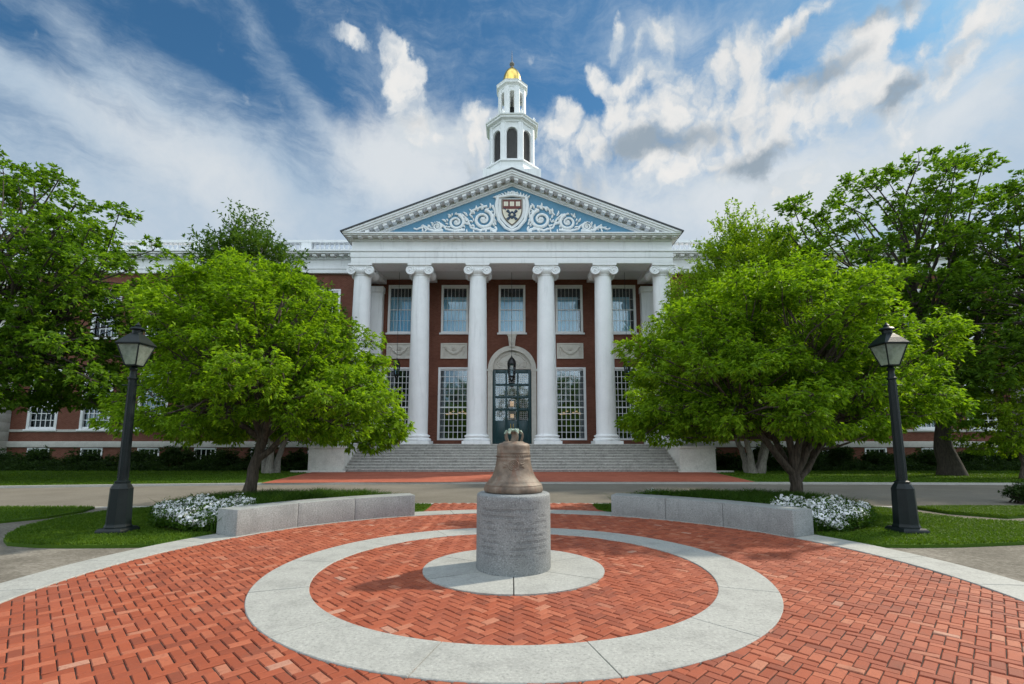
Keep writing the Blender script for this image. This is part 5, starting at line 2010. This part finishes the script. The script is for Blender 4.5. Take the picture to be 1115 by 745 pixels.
# the pair of pale-stemmed upright trees before the porch ends
grow_tree('upright_tree', (-13.4, 27.0, 0.05), 'tall dark green feathery tree behind the round tree on the left', 'upright trees at the ends of the porch',
          [(1.9, -16.5, -10.5), (4, -18.6, -9.6), (7, -19.3, -9.7), (9.0, -18.8, -10.6), (10.5, -18.2, -11.6), (11.5, -17.8, -12.4), (12.4, -17.3, -13.2), (13.2, -16.7, -13.9), (13.7, -16.1, -14.7), (14.0, -15.6, -15.3)],
          27.0, 'leaf_pine', 'bark_pale', 45, 9, 0.17, 3.0, nclump=250, rclump=(0.75, 1.15), tips=26, nleaf=12, leaf=(0.26, 0.085), style='plume', mind=0.85, multi=3, depth=0.8,
          extra=[(-15.7, 27, 13.2), (-15.7, 27, 13.9), (-15.75, 27, 14.4), (-15.2, 27, 12.7), (-16.3, 27, 12.8), (-16.9, 27, 12.2), (-14.6, 27, 12.3), (-17.6, 27, 11.9), (-13.2, 27, 11.8)])
grow_tree('upright_tree', (13.4, 27.0, 0.05), 'tall bright yellow-green feathery tree behind the broad tree on the right', 'upright trees at the ends of the porch',
          [(1.9, 9.5, 16.5), (4, 8.0, 17.0), (6.5, 7.9, 17.2), (8.7, 9.2, 17.3), (10.5, 10.2, 17.0), (12.0, 11.2, 16.6), (13.0, 11.9, 16.0), (13.4, 12.3, 15.3), (13.8, 12.6, 14.3), (14.1, 13.0, 13.6)],
          27.0, 'leaf_spiky', 'bark_pale', 52, 9, 0.17, 3.0, nclump=270, rclump=(0.75, 1.15), tips=26, nleaf=12, leaf=(0.26, 0.085), style='plume', mind=0.85, multi=4, depth=0.8,
          extra=[(13.2, 27, 13.2), (13.2, 27, 13.9), (13.15, 27, 14.4), (14.2, 27, 13.2), (12.4, 27, 12.7), (11.7, 27, 12.3), (15.0, 27, 12.4), (11.6, 27, 11.3), (10.5, 27, 10.9), (9.5, 27, 8.6)])
# the big shade trees
grow_tree('shade_tree', (22.5, 25.0, 0.05), 'tall dark oak with a stout trunk on the far right lawn', 'tall shade trees on the far lawns',
          [(4.0, 18.5, 24.0), (5.5, 16.0, 26.0), (8, 15.2, 27.0), (10.5, 14.0, 27.5), (12.3, 13.5, 27.3), (13.8, 14.2, 26.6), (14.9, 15.6, 26.4), (15.6, 17.4, 26.0), (16.2, 18.8, 25.6), (16.9, 23.0, 25.2)],
          25.0, 'leaf_oak', 'bark_dark', 61, 10, 0.38, 6.0, nclump=170, rclump=(0.65, 1.15), tips=24, nleaf=10, leaf=(0.25, 0.12), mind=1.15, depth=0.62, shell=0.5, droop=0.15,
          extra=[(18.4, 21.5, 3.1), (19.2, 21.6, 2.9), (20.2, 21.8, 3.0), (20.9, 22.2, 3.5), (19.8, 22, 3.9), (18.8, 22, 4.3), (21.0, 22.6, 4.4), (17.9, 22.3, 3.9), (20.3, 22.8, 4.9), (19.2, 22.8, 5.1)])
grow_tree('shade_tree', (-25.0, 21.5, 0.05), 'tall dark oak whose crown fills the left edge, trunk out of view', 'tall shade trees on the far lawns',
          [(3.4, -25.0, -17.3), (4.2, -28, -16.6), (6.2, -29.5, -16.6), (8.2, -30, -16.7), (9.8, -30, -16.8), (11.0, -30, -17.2), (12.3, -30, -18.0), (12.7, -29.8, -19.4), (13.3, -29.5, -20.6), (14.2, -29, -21.6), (14.9, -27.5, -22.8), (15.5, -26.5, -24)],
          21.5, 'leaf_oak', 'bark_dark', 74, 10, 0.40, 5.5, nclump=230, rclump=(0.65, 1.1), tips=24, nleaf=10, leaf=(0.23, 0.115), mind=1.0, depth=0.62, shell=0.5, droop=0.15, lean=(0.8, 0),
          extra=[(-24.5 + (k % 7) * 1.15 + 0.4 * sin(k * 2.3), 20.6 + 1.6 * sin(k * 1.7), 3.9 + (k // 7) * 1.15 + 0.4 * cos(k * 3.1)) for k in range(42)])
grow_tree('shade_tree', (27.5, 22.0, 0.05), 'tall oak leaning in from beyond the right edge of the picture', 'tall shade trees on the far lawns',
          [(4.6, 20.9, 27.0), (6.5, 20.6, 30), (9, 21.0, 31), (11.0, 21.5, 31), (12.4, 22.0, 31), (13.4, 23.0, 30), (14.4, 24.3, 29.5), (15.4, 26.5, 28)],
          22.0, 'leaf_oak', 'bark_dark', 83, 8, 0.34, 6.0, nclump=130, rclump=(0.75, 1.25), tips=24, nleaf=10, leaf=(0.22, 0.115), mind=1.0, depth=0.55, shell=0.5, droop=0.15)
grow_tree('young_tree', (21.8, 19.6, 0.02) if False else (23.4, 22.4, 0.05), 'low bright green young tree at the right edge before the hedge', None,
          [(1.3, 21.6, 25.5), (2.0, 21.0, 26), (3.0, 20.9, 26), (4.0, 21.4, 26), (5.0, 22.0, 25.5), (5.8, 22.8, 24.5)],
          22.2, 'leaf_spiky', 'bark', 91, 5, 0.09, 1.6, nclump=70, rclump=(0.5, 0.8), tips=24, nleaf=9, leaf=(0.17, 0.075), mind=0.6, depth=0.6)
# the trees on the campus lawn behind the photographer (seen only in the window panes)
_src = bpy.data.objects['shade_tree']
for i, (x, y, rz, sc) in enumerate([(-22, -24, 0.4, 1.0), (-11, -30, 2.1, 0.9), (1, -33, 3.6, 0.85), (12, -29, 5.0, 0.95), (23, -25, 1.2, 1.0), (-33, -14, 2.8, 1.0), (34, -14, 4.1, 1.0)]):
    r = _src.copy()
    COL.objects.link(r)
    r.location = (x, y, 0.0)
    r.rotation_euler = (0, 0, rz)
    r.scale = (sc, sc, sc)
    r['label'] = 'tall dark oak behind the photographer, mirrored in the library windows'
    r['group'] = 'oaks behind the photographer'
    for ch in _src.children:
        c = ch.copy()
        COL.objects.link(c)
        c.parent = r



# ---- shrubs along the walls
def shrub(cx, cy, rx, ry, h, label, group, seed, name='shrub', leafm='leaf_yew', n=9000, leaf=(0.15, 0.06), z0=0.04, cat='shrub'):
    rng = np.random.default_rng(seed)
    root = empty(name, (cx, cy, z0), label, cat, group)
    k = 34
    d = norm(rng.normal(size=(k, 3)))
    d[:, 2] = np.abs(d[:, 2])
    cen = np.array([cx, cy, z0]) + d * np.array([rx, ry, h]) * rng.uniform(0.45, 0.86, (k, 1))
    cen[:, 2] = np.maximum(cen[:, 2], z0 + 0.22)
    rad = rng.uniform(0.34, 0.55, k) * min(1.0, h / 1.0)
    Q, T = foliage(cen, rad, max(6, n // (k * 8)), 8, leaf[0], leaf[1], rng, 'whorl', 0.9, 0.1, np.array([cx, cy, z0]))
    Q = Q[Q[:, :, 2].min(axis=1) > z0]
    quads_mesh('foliage', Q, M[leafm], root, origin=(cx, cy, z0))
    w = MB()
    for c in cen:
        w.tube([(cx + rng.normal() * 0.12, cy + rng.normal() * 0.1, z0 - 0.02), tuple((np.array([cx, cy, z0]) + c) / 2 + rng.normal(size=3) * 0.05), tuple(c)], [0.025, 0.018, 0.008], 5, caps=False)
    w.build('stems', M['bark'], root, (cx, cy, z0))
    return root


SHRUBS = [  # x, y, rx, ry, h
    (-13.3, 31.2, 1.5, 1.2, 1.25), (-15.9, 31.0, 1.6, 1.2, 1.5), (-18.6, 31.2, 1.7, 1.3, 1.35), (-21.4, 31.2, 1.7, 1.3, 1.45), (-24.3, 31.2, 1.8, 1.3, 1.25), (-27.4, 31.3, 1.8, 1.3, 1.3), (-30.6, 31.4, 1.9, 1.3, 1.2), (-33.8, 31.5, 1.9, 1.3, 1.25),
    (13.4, 31.0, 1.5, 1.2, 1.35), (15.9, 30.8, 1.6, 1.2, 1.55), (18.4, 31.0, 1.7, 1.3, 1.75), (21.0, 31.2, 1.6, 1.2, 1.6), (23.6, 31.2, 1.7, 1.2, 1.2), (26.4, 31.3, 1.7, 1.2, 1.25), (29.4, 31.4, 1.8, 1.2, 1.3), (32.6, 31.4, 1.9, 1.2, 1.35)]
SHLAB = ['dark low shrub beside the left cheek wall of the steps', 'dark shrub second from the steps on the left', 'dark shrub third from the steps on the left', 'dark shrub fourth from the steps on the left',
         'dark shrub below the wing wall right of the left lamp post', 'dark clipped shrub below the wing windows left of the left lamp post', 'dark shrub under the leftmost pair of wing windows', 'dark shrub at the far left edge below the stone corner',
         'dark shrub beside the right cheek wall of the steps', 'dark shrub second from the steps on the right', 'tall dark shrub behind the forked trunk on the right', 'tall shrub just left of the right lamp post, before the wing',
         'low shrub just right of the right lamp post, before the wing', 'low shrub behind the stout oak trunk', 'shrub right of the stout oak trunk', 'shrub at the far right edge before the wing']
for i, (x, y, rx, ry, h) in enumerate(SHRUBS):
    shrub(x, y, rx, ry, h, SHLAB[i], 'shrubs along the foot of the library', 200 + i)
# a second lower row hides the bare feet
for s, x0, x1 in ((-1, -36, -12.2), (1, 12.2, 36)):
    rng = np.random.default_rng(300 + s)
    P = np.stack([rng.uniform(x0, x1, 3600), rng.uniform(28.9, 30.6, 3600), rng.uniform(0.06, 0.55, 3600)], axis=1)
    P[:, 2] *= 0.75 + 0.35 * np.sin(P[:, 0] * 1.9)
    PP = np.repeat(P, 6, axis=0)
    D = norm(rng.normal(size=(len(PP), 3)) + np.array([0, -0.3, 0.6]))
    tag(quads_mesh('ground_cover', leaf_quads(PP, D, 0.14, 0.055, rng=rng), M['leaf_yew']), 'dark leafy ground cover along the foot of the %s shrubs' % ('left' if s < 0 else 'right'), 'ground cover', kind='stuff')
shrub(14.3, 13.75, 0.35, 0.35, 0.55, 'small dark bush at the right edge on the road verge', None, 260, name='small_bush', n=2600, leaf=(0.07, 0.03), z0=0.0)
"""MORE"""


# ---- beds behind the benches: border grass edged with white flowers
def in_poly(P, poly):
    x, y = P[:, 0], P[:, 1]
    c = np.zeros(len(P), bool)
    j = len(poly) - 1
    for i in range(len(poly)):
        xi, yi = poly[i]
        xj, yj = poly[j]
        hit = ((yi > y) != (yj > y)) & (x < (xj - xi) * (y - yi) / (yj - yi + 1e-12) + xi)
        c ^= hit
        j = i
    return c


def scatter(poly, n, rng):
    xs_ = [p[0] for p in poly]
    ys_ = [p[1] for p in poly]
    out = np.zeros((0, 2))
    while len(out) < n:
        P = np.stack([rng.uniform(min(xs_), max(xs_), n * 2), rng.uniform(min(ys_), max(ys_), n * 2)], axis=1)
        out = np.concatenate([out, P[in_poly(P, poly)]])
    return out[:n]


def blades(name, P, h, w, mat, rng, lean=0.35, z0=0.0, parent=None, curl=True):
    n = len(P)
    H = h * rng.uniform(0.55, 1.2, (n, 1))
    a = rng.uniform(0, 2 * pi, n)
    S = np.stack([np.cos(a), np.sin(a), 0 * a], axis=1) * w * 0.5
    L = np.concatenate([rng.normal(size=(n, 2)) * lean, np.ones((n, 1))], axis=1)
    B = np.concatenate([P, np.full((n, 1), z0)], axis=1) if P.shape[1] == 2 else P
    mid = B + L * H * np.array([0.45, 0.45, 0.62])
    tip = B + L * H * np.array([1.25, 1.25, 0.95])
    q1 = np.stack([B - S, B + S, mid + S * 0.9, mid - S * 0.9], axis=1)
    q2 = np.stack([mid - S * 0.9, mid + S * 0.9, tip + S * 0.08, tip - S * 0.08], axis=1)
    return quads_mesh(name, np.concatenate([q1, q2]), mat, parent)


def bed(s, seed, row_back):
    rng = np.random.default_rng(seed)
    outer = arc(BC, R_OUT + 0.03, 154.0, 114.5, 16)
    poly = outer + [(-2.75, 12.35), (-3.2, 12.75), (-4.3, 12.98), (-5.6, 12.95), (-6.8, 12.7), (-7.5, 12.1), (-7.75, 11.2), (-7.45, 10.2), (-6.8, 9.45), (-6.0, 8.95)]
    if s > 0:
        poly = [(-x + 0.0, y) for x, y in poly]
    side = 'left' if s < 0 else 'right'
    # low mound of soil
    b = MB()
    cxm, cym = s * 5.4, 11.0
    n = len(poly)
    v, f = [], []
    levels = [(1.0, 0.022), (0.93, 0.10), (0.75, 0.20), (0.4, 0.22)]
    for k, z in levels:
        v += [(cxm + (x - cxm) * k, cym + (y - cym) * k, z) for x, y in poly]
    for i in range(len(levels) - 1):
        for k in range(n):
            k2 = (k + 1) % n
            f.append((i * n + k, i * n + k2, (i + 1) * n + k2, (i + 1) * n + k))
    f.append(tuple(range((len(levels) - 1) * n, len(levels) * n)))
    b.add(v, f)
    tag(b.build('planting_soil', M['soil'], None, (0, 0, 0)), kind='structure')

    def hgt(P):
        d = np.min(np.stack([np.hypot(P[:, 0] - x, P[:, 1] - y) for x, y in poly]), axis=0)
        return 0.02 + 0.17 * np.clip(d / 0.7, 0, 1)
    P = scatter(poly, 26000, rng)
    if True:
        keep = np.hypot(P[:, 0] - s * (6.5 if s < 0 else 7.0), P[:, 1] - 12.1) > 0.2
        P = P[keep]
    # flowers own the outer corner of the bed nearest the lamp
    fl = (np.hypot(P[:, 0] - s * 6.6, P[:, 1] - 9.8) < 1.3) & (np.abs(P[:, 0]) > 5.3)
    G = P[~fl]
    G = np.concatenate([G, hgt(G)[:, None]], axis=1)
    tag(blades('border_grass', G, 0.31, 0.017, M['liriope'], rng, 0.45), 'tall dark green border grass behind the %s bench' % side, 'border grass', kind='stuff')
    # flowers: leaves and five-petalled heads
    Fp = np.stack([s * (6.6 + rng.normal(size=22000) * 0.8), 9.75 + rng.normal(size=22000) * 0.75], axis=1)
    ok = in_poly(Fp, poly) & (np.hypot(Fp[:, 0] - s * 6.6, Fp[:, 1] - 9.8) < 1.35) & (np.abs(Fp[:, 0]) > 5.25)
    Fp = Fp[ok]
    if row_back:
        t = rng.uniform(0, 1, 1500)
        rb = np.array([(-2.9, 12.45), (-3.3, 12.72), (-4.3, 12.9), (-5.6, 12.88), (-6.8, 12.6), (-7.5, 12.0), (-7.7, 11.2)])
        rb = rb * np.array([-1, 1]) if s > 0 else rb
        k = np.minimum((t * (len(rb) - 1)).astype(int), len(rb) - 2)
        fr = (t * (len(rb) - 1) - k)[:, None]
        R = rb[k] * (1 - fr) + rb[k + 1] * fr + rng.normal(size=(1500, 2)) * 0.09
        Fp = np.concatenate([Fp, R])
    z = hgt(Fp)
    lump = 0.16 + 0.07 * np.sin(Fp[:, 0] * 7.1 + 1) * np.cos(Fp[:, 1] * 6.3) + 0.04 * rng.normal(size=len(Fp))
    Z = z + np.clip(lump, 0.06, 0.34)
    LP = np.repeat(np.stack([Fp[:, 0], Fp[:, 1], Z - 0.07], axis=1), 5, axis=0)
    LP = LP + rng.normal(size=LP.shape) * np.array([0.04, 0.04, 0.045])
    LP[:, 2] = np.maximum(LP[:, 2], 0.03)
    LQ = leaf_quads(LP, norm(rng.normal(size=LP.shape) + np.array([0, 0, 0.5])), 0.06, 0.032, rng=rng)
    hd = rng.uniform(size=len(Fp)) < 0.85
    HP = np.stack([Fp[hd, 0], Fp[hd, 1], Z[hd]], axis=1)
    m = len(HP)
    nrm_ = norm(rng.normal(size=(m, 3)) * 0.45 + np.array([0, -0.35, 0.9]))
    ux = norm(np.cross(nrm_, rng.normal(size=(m, 3))))
    uy = np.cross(nrm_, ux)
    PQ = []
    for k in range(5):
        a0 = 2 * pi * k / 5
        dd = ux * cos(a0) + uy * sin(a0)
        ee = -ux * sin(a0) + uy * cos(a0)
        r = 0.033
        PQ.append(np.stack([HP, HP + dd * r * 0.75 + ee * r * 0.5 + nrm_ * 0.004, HP + dd * r * 1.15, HP + dd * r * 0.75 - ee * r * 0.5 + nrm_ * 0.004], axis=1))
    PQ = np.concatenate(PQ)
    Q = np.concatenate([LQ, PQ])
    mi = np.concatenate([np.zeros(len(LQ), int), np.ones(len(PQ), int)])
    tag(quads_mesh('white_flowers', Q, None, None, [M['liriope'], M['petal']], mi), 'bank of small white flowers at the end of the %s bench' % side, 'flowers', kind='stuff')


bed(-1, 401, False)
bed(1, 402, True)

# ---- grass blades on the near lawns
rng = np.random.default_rng(77)
for nm, poly, n, lab in (('island', ISL_L_POLY, 70000, 'short mown grass round the left lamp post'), ('island', ISL_R_POLY, 80000, 'short mown grass round the right lamp post'),
                         ('strip', STRIP_L, 45000, 'short mown grass of the left road verge'), ('strip', STRIP_R, 45000, 'short mown grass of the right road verge')):
    P = scatter(poly, n, rng)
    tag(blades('lawn_grass', P, 0.05, 0.011, M['blade'], rng, 0.5, 0.02), lab, 'grass', kind='stuff')
for s in (-1, 1):
    n = 60000
    X_ = s * rng.uniform(10.6, 34, n)
    lo_ = np.array([road_far(x) + 0.2 for x in X_])
    Y_ = lo_ + (30 - lo_) * rng.uniform(0, 1, n) ** 1.3
    ok = np.abs(X_) > 10.5 + (Y_ - 20.5) * 0.16
    P = np.stack([X_, Y_], axis=1)[ok]
    tag(blades('lawn_grass', P, 0.055, 0.035, M['blade'], rng, 0.5, 0.045), 'mown grass of the %s far lawn' % ('left' if s < 0 else 'right'), 'grass', kind='stuff')
